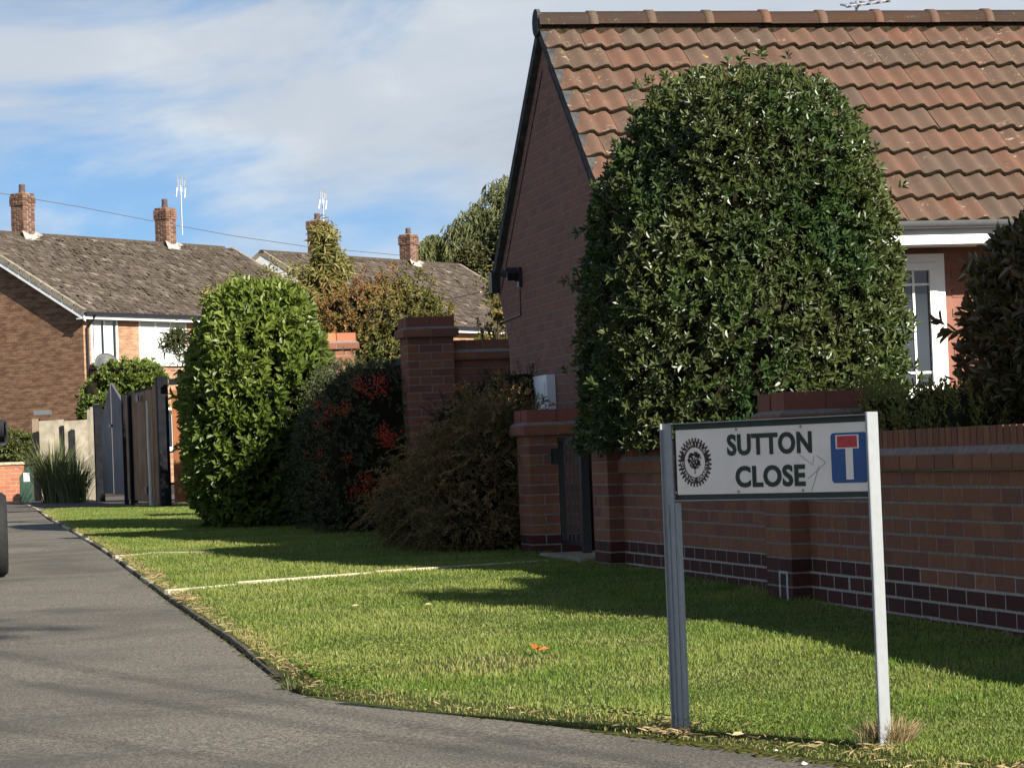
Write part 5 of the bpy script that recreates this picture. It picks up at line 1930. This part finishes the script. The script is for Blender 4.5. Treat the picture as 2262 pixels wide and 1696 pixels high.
def left_wall():
    Y = 50.5
    R = thing('red_brick_wall', 'short sunlit red brick wall at far left beside the green cabinet', 'wall', (at(30, 1100, Y).x, Y, G(Y)))
    pc = Pieces(R, 'brick', M_REDBRICK, M=Matrix())
    xr = at(62, 1060, Y).x
    z0, zt = G(Y) - 0.02, at(30, 1026, Y).z
    MB().bx(xr - 1.9, xr, Y + 0.006, Y + 0.2, z0, zt).add('mortar_core', M_MORTAR_L, R)
    n = int((zt - z0) / CO)
    for i in range(n):
        x = xr - (0.1125 if i % 2 else 0.0) - BL / 2
        if i % 2:
            pc.put((xr - 0.052, Y + BW / 2, z0 + i * CO + 0.04), (0.1, BW, BH))
        while x > xr - 1.85:
            pc.put((x, Y + BW / 2, z0 + i * CO + 0.04), (BL, BW, BH))
            x -= 0.225
    pc.build()
    MB().bx(xr - 1.9, xr + 0.03, Y - 0.03, Y + 0.23, zt, zt + 0.05).add('coping', M_CONCP, R)
    # cabinet
    Y = 49.2
    a, b = at(42, 1030, Y), at(68, 1030, Y)
    g = G(Y) - 0.04
    R = thing('utility_cabinet', 'small dark green utility cabinet with a white notice beside the red brick wall', 'cabinet', ((a.x + b.x) / 2, Y, g))
    h = a.z - g
    w = b.x - a.x
    MB().prism([(a.x, Y, g), (b.x, Y, g), (b.x, Y, g + h), (b.x - w * 0.25, Y, g + h), (a.x, Y, g + h * 0.72)], (0, 0.25, 0)).add('body', M_CABINET, R)
    c0, c1 = at(52, 1044, Y), at(66, 1063, Y)
    MB().bx(c0.x, c1.x, Y - 0.006, Y - 0.001, c1.z, c0.z).add('notice', M_WHITE, R)
    MB().bx(c0.x + 0.055, c1.x - 0.05, Y - 0.009, Y - 0.0065, c1.z + 0.06, c1.z + 0.09).add('notice_mark', M_GUTTER, R)
    # strappy grass clump
    rng = np.random.default_rng(8)
    for (cx_, cy_, YY, nb, hh, lab) in ((120, 1085, 47.6, 420, 1.25, 'large clump of strappy green grass leaves before the pale concrete fence'), (165, 1090, 46.8, 260, 0.9, 'darker strappy grass clump in shade beside the grey gate post')):
        q = at(cx_, cy_, YY)
        q.z = G(YY) - 0.03
        T = thing('grass_clump', lab, 'plant', q)
        V, Q, tt, b = [], [], [], 0
        for _ in range(nb):
            an = rng.uniform(0, 6.28)
            ln = hh * rng.uniform(0.6, 1.15)
            le = rng.uniform(0.1, 0.75)
            o = np.array((math.cos(an), math.sin(an), 0))
            r0 = np.array(q) + o * rng.uniform(0, 0.25)
            sd = np.array((-o[1], o[0], 0)) * 0.013
            pts = []
            for f in np.linspace(0, 1, 6):
                pts.append(r0 + o * le * ln * f ** 1.4 + np.array((0, 0, ln * (f - 0.45 * le * f ** 2.6))))
            for j, p in enumerate(pts):
                wd = 1 - (j / 5) ** 2
                V += [p - sd * wd, p + sd * wd]
            for j in range(5):
                Q.append((b + 2 * j, b + 2 * j + 1, b + 2 * j + 3, b + 2 * j + 2))
            tt += [np.clip(rng.normal(0.4, 0.3), 0, 1)] * 12
            b += 12
        add('leaves', np_mesh('leaves', V, Q, None, tt), M_BLADE, T)


left_wall()


# ------------------------------------------------------------------ parked car at the left edge
def car():
    p0 = Vector((-3.62, 19.3, 0))
    hd = WV.copy()                                # car nose toward the camera, tail along the road
    side = Vector((-hd.y, hd.x, 0))               # to the left of the picture
    CM = Matrix(((side.x, hd.x, 0, p0.x), (side.y, hd.y, 0, p0.y), (0, 0, 1, G(21) - 0.045), (0, 0, 0, 1)))
    R = thing('parked_car', 'blue car with black mirror and tyres cut off by the left edge of the photo', 'car', CM @ Matrix.Translation((0.9, 2.1, 0)))
    # body cross sections along y (front to back), half profile repeated: x from 0.06 (visible side) to 1.78
    prof = [(0.0, 0.35, 0.55, 0.20), (0.12, 0.28, 0.78, 0.13), (0.9, 0.26, 0.98, 0.09), (1.25, 0.26, 1.02, 0.08), (2.6, 0.26, 1.04, 0.06), (3.7, 0.27, 1.04, 0.08), (4.1, 0.30, 0.98, 0.12), (4.25, 0.40, 0.85, 0.18)]
    V, Q = [], []
    for y, zl, zh, ins in prof:
        ring = [(0.06 + ins + 0.05, y, zl), (0.06 + ins, y, zl + 0.12), (0.05 + ins, y, (zl + zh) / 2), (0.09 + ins, y, zh - 0.06), (0.18 + ins, y, zh), (1.66 - ins, y, zh), (1.75 - ins, y, zh - 0.06), (1.79 - ins, y, (zl + zh) / 2), (1.78 - ins, y, zl + 0.12), (1.73 - ins, y, zl)]
        V += ring
    n = 10
    for i in range(len(prof) - 1):
        for k in range(n):
            Q.append((i * n + k, i * n + (k + 1) % n, (i + 1) * n + (k + 1) % n, (i + 1) * n + k))
    me = bpy.data.meshes.new('body')
    me.from_pydata(V, [], [list(q) for q in Q] + [list(range(n))[::-1], [len(V) - n + k for k in range(n)]])
    for p in me.polygons:
        p.use_smooth = True
    add('body', me, M_CARBLUE, R, CM)
    cab = [(1.0, 1.0), (1.75, 1.48), (3.3, 1.52), (4.05, 1.02)]
    V = []
    for y, z in cab:
        k = 0.16 if z > 1.2 else 0.10
        V += [(0.06 + k, y, z), (1.78 - k, y, z)]
    V2 = [(0.16, 1.0, 0.98), (1.68, 1.0, 0.98), (1.68, 4.05, 0.98), (0.16, 4.05, 0.98)]
    m = MB()
    m.poly([V[2], V[3], V[5], V[4]])
    m.bx(0.22, 1.62, 1.75, 3.3, 1.46, 1.5)
    m.add('roof', M_CARBLUE, R, CM)
    g = MB()
    g.poly([V[0], V[1], V[3], V[2]])
    g.poly([V[4], V[5], V[7], V[6]])
    g.poly([V[0], V[2], V[4], V[6]])
    g.poly([V[1], V[7], V[5], V[3]])
    g.add('windows', M_GLASS, R, CM)
    for y in (0.85, 3.45):
        for x, s in ((0.055, 1), (1.78, -1)):
            M = CM @ Matrix.Translation((x, y, 0.315)) @ Matrix.Rotation(s * math.pi / 2, 4, 'Y')
            w = MB().lathe([(0.2, -0.01), (0.29, -0.012), (0.315, 0.02), (0.315, 0.17), (0.29, 0.2), (0.2, 0.2)], 24).add('wheel', M_RUBBER, R, M, smooth=True)
            MB().lathe([(0.0, 0.015), (0.05, 0.012), (0.19, 0.03), (0.205, 0.0)], 18).add('rim', M_ALLOY, w, M, smooth=True)
    mM = CM @ Matrix.Translation((0.135, 1.62, 1.09))
    V, Q, T = chamfer_box((0.27, 0.13, 0.20), 0.045)
    mir = add('mirror', np_mesh('mirror', V, Q, T, smooth=True), M_PLASTIC, R, mM)
    MB().bx(0.05, 0.22, 1.58, 1.66, 1.0, 1.03).add('mirror_stalk', M_PLASTIC, mir, CM)
    for x in (0.25, 1.45):
        MB().bx(x, x + 0.25, 0.03, 0.10, 0.62, 0.72).add('headlight', M_WHITE, R, CM)
    MB().bx(0.2, 1.64, -0.02, 0.1, 0.30, 0.48).add('bumper', M_PLASTIC, R, CM)


car()


# ------------------------------------------------------------------ street name sign
def street_sign():
    Pl = Vector((0.5008, 8.45, 0))
    Pr = Vector((1.0356, 7.79, 0))
    ax = (Pr - Pl).normalized()
    W = (Pr - Pl).length
    fr = Vector((ax.y, -ax.x, 0))                 # front normal, toward the lower left
    if fr.y > 0:
        fr = -fr
    zt = at(1700, 928 - 0, 8.1).z
    zt = ((995.5 + 977) / 2 - 928) * 8.1 / F_PX + 0.004
    zb = zt - 0.2025 - 0.042
    # panel frame: x along the plate, y toward the back, z up
    SM = Matrix(((ax.x, -fr.x, 0, Pl.x), (ax.y, -fr.y, 0, Pl.y), (0, 0, 1, 0), (0, 0, 0, 1)))
    gl = G(8.4) - 0.045
    gr = G(7.8) - 0.02
    R = thing('street_sign', 'low street name sign reading SUTTON CLOSE on two grey metal posts at the lawn edge', 'street sign', SM @ Matrix.Translation((W / 2, 0, gl)))
    MB().bx(0.0, W, 0.004, 0.012, zb + 0.003, zt - 0.003).add('backing_board', M_DKGREEN, R, SM)
    m = MB()
    m.bx(-0.01, W + 0.01, -0.020, 0.014, zt - 0.003, zt)
    m.bx(-0.01, W + 0.01, -0.004, 0.014, zb, zb + 0.003)
    m.add('frame', M_GALV, R, SM)
    p0, p1 = zb + 0.0195, zt - 0.0215
    H = p1 - p0
    x0, x1 = 0.016, W - 0.004
    V, Q, T = chamfer_box((x1 - x0, 0.005, H), 0.0015)
    plate = add('name_plate', np_mesh('name_plate', V, Q, T), M_PANEL, R, SM @ Matrix.Translation(((x0 + x1) / 2, 0.0, (p0 + p1) / 2)))
    yf = -0.0028

    def X(u):
        return u * W

    def Zf(f):
        return p1 - f * H

    def text(s, name, cx, cz, width, height, mat, bold=0.012, depth=0.0012):
        cu = bpy.data.curves.new(name, 'FONT')
        cu.body = s
        cu.size = 1.0
        cu.offset = bold
        cu.extrude = 0.02
        cu.resolution_u = 4
        cu.space_character = 1.06
        o = bpy.data.objects.new(name, cu)
        link(o)
        bpy.context.view_layer.update()
        me = bpy.data.meshes.new_from_object(o.evaluated_get(bpy.context.evaluated_depsgraph_get()))
        bpy.data.objects.remove(o)
        co = np.empty(len(me.vertices) * 3, np.float32)
        me.vertices.foreach_get('co', co)
        co = co.reshape(-1, 3)
        lo, hi = co.min(0), co.max(0)
        x = (co[:, 0] - (lo[0] + hi[0]) / 2) / (hi[0] - lo[0]) * width + cx
        z = (co[:, 1] - (lo[1] + hi[1]) / 2) / (hi[1] - lo[1]) * height + cz
        y = yf - 0.0004 - (co[:, 2] > 0) * depth
        me.vertices.foreach_set('co', np.stack([x, y, z], 1).ravel())
        me.update()
        me.name = name
        me.materials.clear()
        return add(name, me, mat, plate, SM)
    text('SUTTON', 'lettering', X((0.295 + 0.725) / 2), Zf(0.262), 0.43 * W, 0.0665, M_LETTER, 0.036)
    text('CLOSE', 'lettering', X((0.333 + 0.687) / 2), Zf(0.745), 0.354 * W, 0.0665, M_LETTER, 0.036)
    # emblem: toothed ring with lettering and a tree
    ec = Vector((X(0.1195), 0, Zf(0.505)))
    m = MB()
    nt = 32
    ro, rb, ri = 0.0765, 0.066, 0.047
    outer = []
    for k in range(nt):
        a0 = 2 * math.pi * k / nt
        d = 2 * math.pi / nt
        for f, r in ((0.0, rb), (0.24, rb), (0.30, ro), (0.72, ro), (0.78, rb)):
            outer.append((a0 + f * d, r))
    N = len(outer)
    V, Fc = [], []
    for a, r in outer:
        V += [(ec.x + r * math.cos(a), yf - 0.0010, ec.z + r * math.sin(a)), (ec.x + ri * math.cos(a), yf - 0.0010, ec.z + ri * math.sin(a))]
    for k in range(N):
        j = (k + 1) % N
        Fc.append((2 * k, 2 * j, 2 * j + 1, 2 * k + 1))
    emb = add('emblem', np_mesh('emblem', V, Fc), M_EMBLEM, plate, SM)
    rng = np.random.default_rng(4)
    m = MB()
    disc = lambda cx, cz, r: m.poly([(ec.x + cx + r * math.cos(t), yf - 0.0012, ec.z + cz + r * math.sin(t)) for t in np.linspace(0, 2 * math.pi, 7, endpoint=False)])
    for _ in range(110):
        a, r = rng.uniform(0, 6.28), math.sqrt(rng.uniform()) * 0.030
        disc(math.cos(a) * r, 0.007 + math.sin(a) * r * 0.85, rng.uniform(0.0018, 0.0042))
    m.poly([(ec.x - 0.0018, yf - 0.0013, ec.z - 0.036), (ec.x + 0.0018, yf - 0.0013, ec.z - 0.036), (ec.x + 0.0009, yf - 0.0013, ec.z), (ec.x - 0.0009, yf - 0.0013, ec.z)])
    for sx in (-1, 1):
        m.poly([(ec.x, yf - 0.0013, ec.z - 0.014), (ec.x + sx * 0.016, yf - 0.0013, ec.z + 0.0), (ec.x + sx * 0.017, yf - 0.0013, ec.z - 0.002), (ec.x, yf - 0.0013, ec.z - 0.018)])
    plate_sub = m
    m.add('emblem_tree', M_EMBLEM, plate, SM)

    def arc_text(s, a0, a1, r, inward):
        out = []
        for i, chh in enumerate(s):
            if chh == ' ':
                continue
            a = math.radians(a0 + (a1 - a0) * (i / (len(s) - 1)))
            cu = bpy.data.curves.new('c', 'FONT')
            cu.body = chh
            cu.size = 0.0165
            cu.align_x = 'CENTER'
            cu.align_y = 'CENTER'
            cu.offset = 0.0003
            cu.resolution_u = 2
            o = bpy.data.objects.new('c', cu)
            link(o)
            bpy.context.view_layer.update()
            me = bpy.data.meshes.new_from_object(o.evaluated_get(bpy.context.evaluated_depsgraph_get()))
            bpy.data.objects.remove(o)
            rot = a - math.pi / 2 if not inward else a + math.pi / 2
            c_, s_ = math.cos(rot), math.sin(rot)
            vs_ = [(ec.x + r * math.cos(a) + v.co.x * c_ - v.co.y * s_, yf - 0.0016, ec.z + r * math.sin(a) + v.co.x * s_ + v.co.y * c_) for v in me.vertices]
            out.append((vs_, [list(p.vertices) for p in me.polygons]))
            bpy.data.meshes.remove(me)
        return out
    V, Fc = [], []
    for vs_, fs in arc_text('ASHFIELD', 143, 37, 0.0565, False) + arc_text('DISTRICT COUNCIL', 183, 357, 0.0565, True):
        b = len(V)
        V += vs_
        Fc += [[b + i for i in f] for f in fs]
    me = bpy.data.meshes.new('emblem_lettering')
    me.from_pydata(V, [], Fc)
    add('emblem_lettering', me, M_PANEL, plate, SM)

    # no through road symbol
    def rrect(a, b, c, d, r, y, name, mat, par):
        pts = []
        for cx, cz, t0 in ((b - r, d - r, 0), (a + r, d - r, 90), (a + r, c + r, 180), (b - r, c + r, 270)):
            for k in range(5):
                t = math.radians(t0 + 90 * k / 4)
                pts.append((cx + r * math.cos(t), y, cz + r * math.sin(t)))
        mm = MB()
        mm.prism(pts, (0, 0.0009, 0))
        return mm.add(name, mat, par, SM)
    a, b, c, d = X(0.817), X(0.990), Zf(0.872), Zf(0.148)
    sy = rrect(a, b, c, d, 0.013, yf - 0.0012, 'no_through_symbol', M_BLUE, plate)
    m = MB()
    m.bx(X(0.8875), X(0.922), yf - 0.0022, yf - 0.0013, Zf(0.825), Zf(0.375))
    m.bx(X(0.842), X(0.952), yf - 0.0022, yf - 0.0013, Zf(0.378), Zf(0.178))
    m.add('white_stem', M_PANEL, plate, SM)
    MB().bx(X(0.850), X(0.944), yf - 0.0032, yf - 0.0023, Zf(0.362), Zf(0.194)).add('red_bar', M_RED, plate, SM)
    # pen scratches
    m = MB()
    for q in (((0.66, .44), (0.725, .60), (0.733, .47)), ((0.745, .46), (0.79, .57), (0.70, .80)), ((0.755, .62), (0.715, .98))):
        for (ua, fa), (ub, fb) in zip(q, q[1:]):
            pa, pb = Vector((X(ua), yf - 0.0008, Zf(fa))), Vector((X(ub), yf - 0.0008, Zf(fb)))
            t = (pb - pa).normalized()
            nn = Vector((t.z, 0, -t.x)) * 0.0009
            m.poly([pa - nn, pb - nn, pb + nn, pa + nn])
    m.add('scratches', M_SCRATCH, plate, SM)
    for u, f in ((0.012, .03), (0.345, .03), (0.672, .03), (0.012, .965), (0.345, .965), (0.672, .965)):
        MB().lathe([(0.0, 0.004), (0.0035, 0.003), (0.0045, 0.0)], 8, Matrix.Translation((X(u), yf, Zf(f))) @ Matrix.Rotation(math.pi / 2, 4, 'X')).add('bolt', M_SCRATCH, plate, SM)
    # posts: shallow channel at the left, box at the right
    m = MB()
    xl = -0.044
    m.bx(xl, xl + 0.043, -0.004, 0.0, gl - 0.05, zt + 0.001)
    m.bx(xl - 0.003, xl, -0.012, 0.030, gl - 0.05, zt + 0.001)
    m.bx(xl + 0.018, xl + 0.0205, -0.008, -0.004, gl - 0.05, zb - 0.01)
    m.add('post', M_GALV, R, SM)
    m = MB()
    m.bx(xl + 0.043, xl + 0.066, -0.002, 0.001, gl - 0.05, zb - 0.005)
    m.bx(xl + 0.066, xl + 0.069, -0.012, 0.002, gl - 0.05, zb - 0.005)
    m.add('post_flange', M_GALV, R, SM)
    m = MB()
    xr = W - 0.002
    V, Q, T = chamfer_box((0.012, 0.046, zt + 0.006 - gr + 0.05), 0.004)
    add('post', np_mesh('post', V, Q, T), M_GALV, R, SM @ Matrix.Translation((xr + 0.008, 0.004, (zt + 0.006 + gr - 0.05) / 2)))
    return Pl, Pr, gl, gr


SIGN = street_sign()


# ------------------------------------------------------------------ grass
def grass():
    rng = np.random.default_rng(77)
    N = 470000
    Y = 5.4 + (LAWN_END - 5.4) * rng.uniform(size=N) ** 2.2
    xl = np.interp(Y, KYS, KXS) + 0.028
    xr = O.x + (Y - O.y) / WV.y * WV.x - 0.005
    X = xl + (xr - xl) * rng.uniform(size=N)
    ok = xr > xl
    X, Y = X[ok], Y[ok]
    # keep only what the camera's surroundings could see
    px = CX + F_PX * X / Y
    ok = (px > -250) & (px < 2600)
    X, Y = X[ok], Y[ok]
    n = len(X)
    P2 = np.stack([X, Y, np.zeros(n)], 1)
    edge = X - (np.interp(Y, KYS, KXS) + 0.045)
    dw = (O.x + (Y - O.y) / WV.y * WV.x) - X
    pat = fbm(P2, 2.0, 6, 3)
    pat2 = fbm(P2, 6.5, 16, 2)
    # thin out in dry patches and at the verge
    bare = (pat > 0.72) | ((edge < 0.10 + 0.06 * pat2) & (rng.uniform(size=n) < 0.45))
    keep = ~(bare & (rng.uniform(size=n) < 0.6))
    X, Y, edge, dw, pat, pat2 = X[keep], Y[keep], edge[keep], dw[keep], pat[keep], pat2[keep]
    n = len(X)
    Z = np.interp(Y, GY, GZ) - 0.014 - 0.026 * np.clip(1 - edge / 0.13, 0, 1) * np.clip((11.5 - Y), 0, 1)
    h = rng.uniform(0.009, 0.025, n) * (1 + 0.45 * pat) * (1 + 0.35 * pat2)
    h = np.where(dw < 0.12, h * 1.9, h)
    h = np.where(edge < 0.08, h * 0.8, h)
    h = np.maximum(h, 0.010) * (1 + 0.012 * (Y - 8))
    an = rng.uniform(0, 6.28, n)
    lean = rng.uniform(0.1, 0.9, n)
    o = np.stack([np.cos(an), np.sin(an), np.zeros(n)], 1)
    wa = rng.uniform(0, 6.28, n)
    s = np.stack([np.cos(wa), np.sin(wa), np.zeros(n)], 1) * (rng.uniform(0.0010, 0.0022, n) * (1 + 0.045 * (Y - 8)))[:, None]
    b = np.stack([X, Y, Z], 1)
    mid = b + o * (h * lean * 0.35)[:, None]
    mid[:, 2] += h * 0.6
    tip = b + o * (h * lean)[:, None]
    tip[:, 2] += h * (1 - 0.25 * lean)
    V = np.stack([b - s, b + s, mid + s * 0.8, mid - s * 0.8, tip], 1).reshape(-1, 3)
    i = np.arange(n)[:, None] * 5
    t = 0.45 + rng.normal(0, 0.15, n) + 0.17 * pat + 0.10 * pat2
    dry = np.clip((0.16 + 0.05 * pat2 - edge) / 0.16, 0, 1)
    t = np.where(rng.uniform(size=n) < dry * 0.75 + np.clip(pat - 0.55, 0, 0.5) * 1.3, rng.uniform(0.8, 1.0, n), t)
    t = np.where(rng.uniform(size=n) < 0.035, rng.uniform(0.82, 1.0, n), t)
    me = np_mesh('grass', V, i + np.array([[0, 1, 2, 3]]), i + np.array([[3, 2, 4]]), np.repeat(np.clip(t, 0, 1), 5))
    tag(add('grass', me, M_GRASS), 'short mown green grass covering the lawn between path and wall', 'grass', kind='stuff')
    # dry straw at the lawn edge
    pts = []
    n = 11000
    f = 6.6 + 17 * rng.uniform(size=n) ** 1.7
    X = np.interp(f, KYS, KXS) + 0.02 + np.abs(rng.normal(0, 0.06, n))
    ok = fbm(np.stack([X, f, X * 0], 1), 4.5, 44, 2) > 0.12 + 0.30 * np.clip((f - 8.6) / 2.5, -1.0, 1.6)
    ok |= rng.uniform(size=n) < 0.07
    X, f = X[ok], f[ok]
    n = len(X)
    P = np.stack([X, f, np.interp(f, GY, GZ) - 0.004 + rng.uniform(0, 0.008, n)], 1)
    an = rng.uniform(0, 6.28, n)
    D = np.stack([np.cos(an), np.sin(an), rng.uniform(0.05, 0.7, n)], 1)
    L = rng.uniform(0.02, 0.055, n)
    P[:, 2] -= 0.03 * np.clip((11.2 - f) / 1.2, 0, 1) * np.clip(1 - (X - np.interp(f, KYS, KXS)) / 0.14, 0, 1)
    me = leaves_mesh(P, D, np.tile(np.array([[0, 0, 1.0]]), (n, 1)) + rng.normal(0, 0.3, (n, 3)), L, L * 0.03, rng.uniform(0, 1, n), 'straw', 0.1, 0.25)
    tag(add('straw', me, M_STRAW), 'dead pale straw along the lawn edge', 'grass', kind='stuff')
    # clover patches
    n = 1500
    cs = [onground(660 + rng.normal() * 15, 1490 + rng.normal() * 10) for _ in range(4)] + [onground(x, y) for x, y in ((700, 1505), (760, 1520), (880, 1440), (940, 1430), (820, 1480), (640, 1470), (2180, 1420), (1000, 1600), (1650, 1600), (1600, 1590))]
    idx = rng.integers(len(cs), size=n)
    P = np.array([tuple(c) for c in cs])[idx] + rng.normal(0, 0.09, (n, 3)) * np.array((1, 2.0, 0))
    P[:, 0] = np.maximum(P[:, 0], np.interp(P[:, 1], KYS, KXS) + 0.08)
    P[:, 2] = np.interp(P[:, 1], GY, GZ) + rng.uniform(0.01, 0.03, n)
    an = rng.uniform(0, 6.28, n)
    D = np.stack([np.cos(an), np.sin(an), rng.uniform(-0.1, 0.5, n)], 1)
    me = leaves_mesh(P, D, np.tile(np.array([[0, 0, 1.0]]), (n, 1)) + rng.normal(0, 0.25, (n, 3)), 0.013, 0.011, rng.uniform(0.1, 0.75, n), 'clover')
    tag(add('clover', me, M_GRASS), 'patches of low clover in the lawn', 'ground cover', kind='stuff')


grass()


def tufts():
    rng = np.random.default_rng(12)

    def tuft(name, label, q, n, hh, rad, mat, cat='grass tuft', w=0.0018):
        T = thing(name, label, cat, q)
        V, Q, tt, b = [], [], [], 0
        for _ in range(n):
            an, le, ln = rng.uniform(0, 6.28), rng.uniform(0.1, 1.0), hh * rng.uniform(0.5, 1.1)
            o = np.array((math.cos(an), math.sin(an), 0))
            r0 = np.array(q) + o * rad * math.sqrt(rng.uniform())
            a2 = rng.uniform(0, 6.28)
            sd = np.array((math.cos(a2), math.sin(a2), 0)) * w
            for j, f in enumerate(np.linspace(0, 1, 4)):
                p = r0 + o * le * ln * 0.8 * f ** 1.3 + np.array((0, 0, ln * (f - 0.35 * le * f ** 2)))
                wd = 1 - (j / 3) ** 2 * 0.95
                V += [p - sd * wd, p + sd * wd]
            for j in range(3):
                Q.append((b + 2 * j, b + 2 * j + 1, b + 2 * j + 3, b + 2 * j + 2))
            tt += [rng.uniform()] * 8
            b += 8
        add('blades', np_mesh('blades', V, Q, None, tt), mat, T)
    tuft('dry_grass_tuft', 'straw coloured dry grass tuft at the foot of the right sign post', onground(1960, 1655, -0.03), 800, 0.11, 0.06, M_STRAW)
    tuft('green_grass_tuft', 'greener long grass tuft just left of the right sign post foot', onground(1915, 1660, -0.03), 200, 0.075, 0.03, M_BLADE)
    tuft('weed_tuft', 'small weed tuft sprouting from the path corner at the bend of the edging', onground(640, 1522, -0.04), 90, 0.05, 0.03, M_BLADE)
    tuft('dead_tuft', 'withered brown tuft at the bottom of the brick wall pier', onground(1740, 1318, -0.02), 160, 0.14, 0.06, M_STRAW)
    for x, y, lab, m in ((1186, 1434, 'bright orange fallen leaf lying on the sunlit grass', M_FALLEN), (938, 1335, 'large pale fallen leaf on the lawn', M_FALLENP), (777, 1338, 'narrow pale fallen leaf on the lawn left of the larger pale one', M_FALLENP), (1616, 1623, 'small peach coloured fallen leaf right of the left sign post', M_FALLENP)):
        q = onground(x, y, 0.012)
        big = 0.055 if m is M_FALLEN else 0.042
        n = 1 if x != 1186 else 3
        P = np.array([tuple(q)] * n)
        D = np.array([(1.0, 0.3, 0.15), (-0.4, 0.8, 0.5), (0.5, -1.0, 0.4)])[:n]
        me = leaves_mesh(P, D, np.array([(0.1, -0.5, 1.0)] * n), big, big * 0.5, np.full(n, 0.5), 'fallen_leaf', 0.12, 0.12)
        tag(add('fallen_leaf', me, m), lab, 'leaf')
    for x, y, s, lab in ((1775, 1687, 0.011, 'larger white pebble on the tarmac below the sign'), (1714, 1657, 0.006, 'tiny white pebble beside the moss at the path edge')):
        q = onground(x, y, -0.036)
        V = np.array([(0, 0, .8), (1.2, 0, .1), (.4, .8, .15), (-.8, .6, .1), (-.9, -.5, .1), (.3, -.9, .1), (0, 0, -.4)]) * s + np.array(q)
        T = [(0, 1, 2), (0, 2, 3), (0, 3, 4), (0, 4, 5), (0, 5, 1), (6, 2, 1), (6, 3, 2), (6, 4, 3), (6, 5, 4), (6, 1, 5)]
        tag(add('pebble', np_mesh('pebble', V, None, T, smooth=True), M_PEBBLE), lab, 'pebble')
    # moss along the path edge by the sign
    Vs, Ts, b = [], [], 0
    ico = np.array([(0, 0, 1), (.9, 0, .2), (.28, .85, .2), (-.72, .53, .2), (-.72, -.53, .2), (.28, -.85, .2), (0, 0, -.6)])
    icf = np.array([(0, 1, 2), (0, 2, 3), (0, 3, 4), (0, 4, 5), (0, 5, 1), (6, 2, 1), (6, 3, 2), (6, 4, 3), (6, 5, 4), (6, 1, 5)])
    for _ in range(900):
        Y = rng.uniform(6.6, 8.7) if rng.uniform() < 0.8 else rng.uniform(8, 20)
        x = float(np.interp(Y, KYS, KXS)) - abs(rng.normal(0, 0.035 if Y < 8.4 else 0.012)) - 0.004
        sc = rng.uniform(0.004, 0.013) * np.array((1.8, 1.8, 0.22))
        Vs.append(ico * sc * rng.uniform(.6, 1.4, (7, 1)) + np.array((x, Y, G(Y) - 0.040)))
        Ts.append(icf + b)
        b += 7
    tag(add('moss', np_mesh('moss', np.concatenate(Vs), None, np.concatenate(Ts), smooth=True), M_MOSSG), 'olive moss along the tarmac edge under the sign', 'moss', kind='stuff')


tufts()
print('objects', len(bpy.data.objects), 'tris', sum(len(o.data.polygons) for o in bpy.data.objects if o.type == 'MESH'))
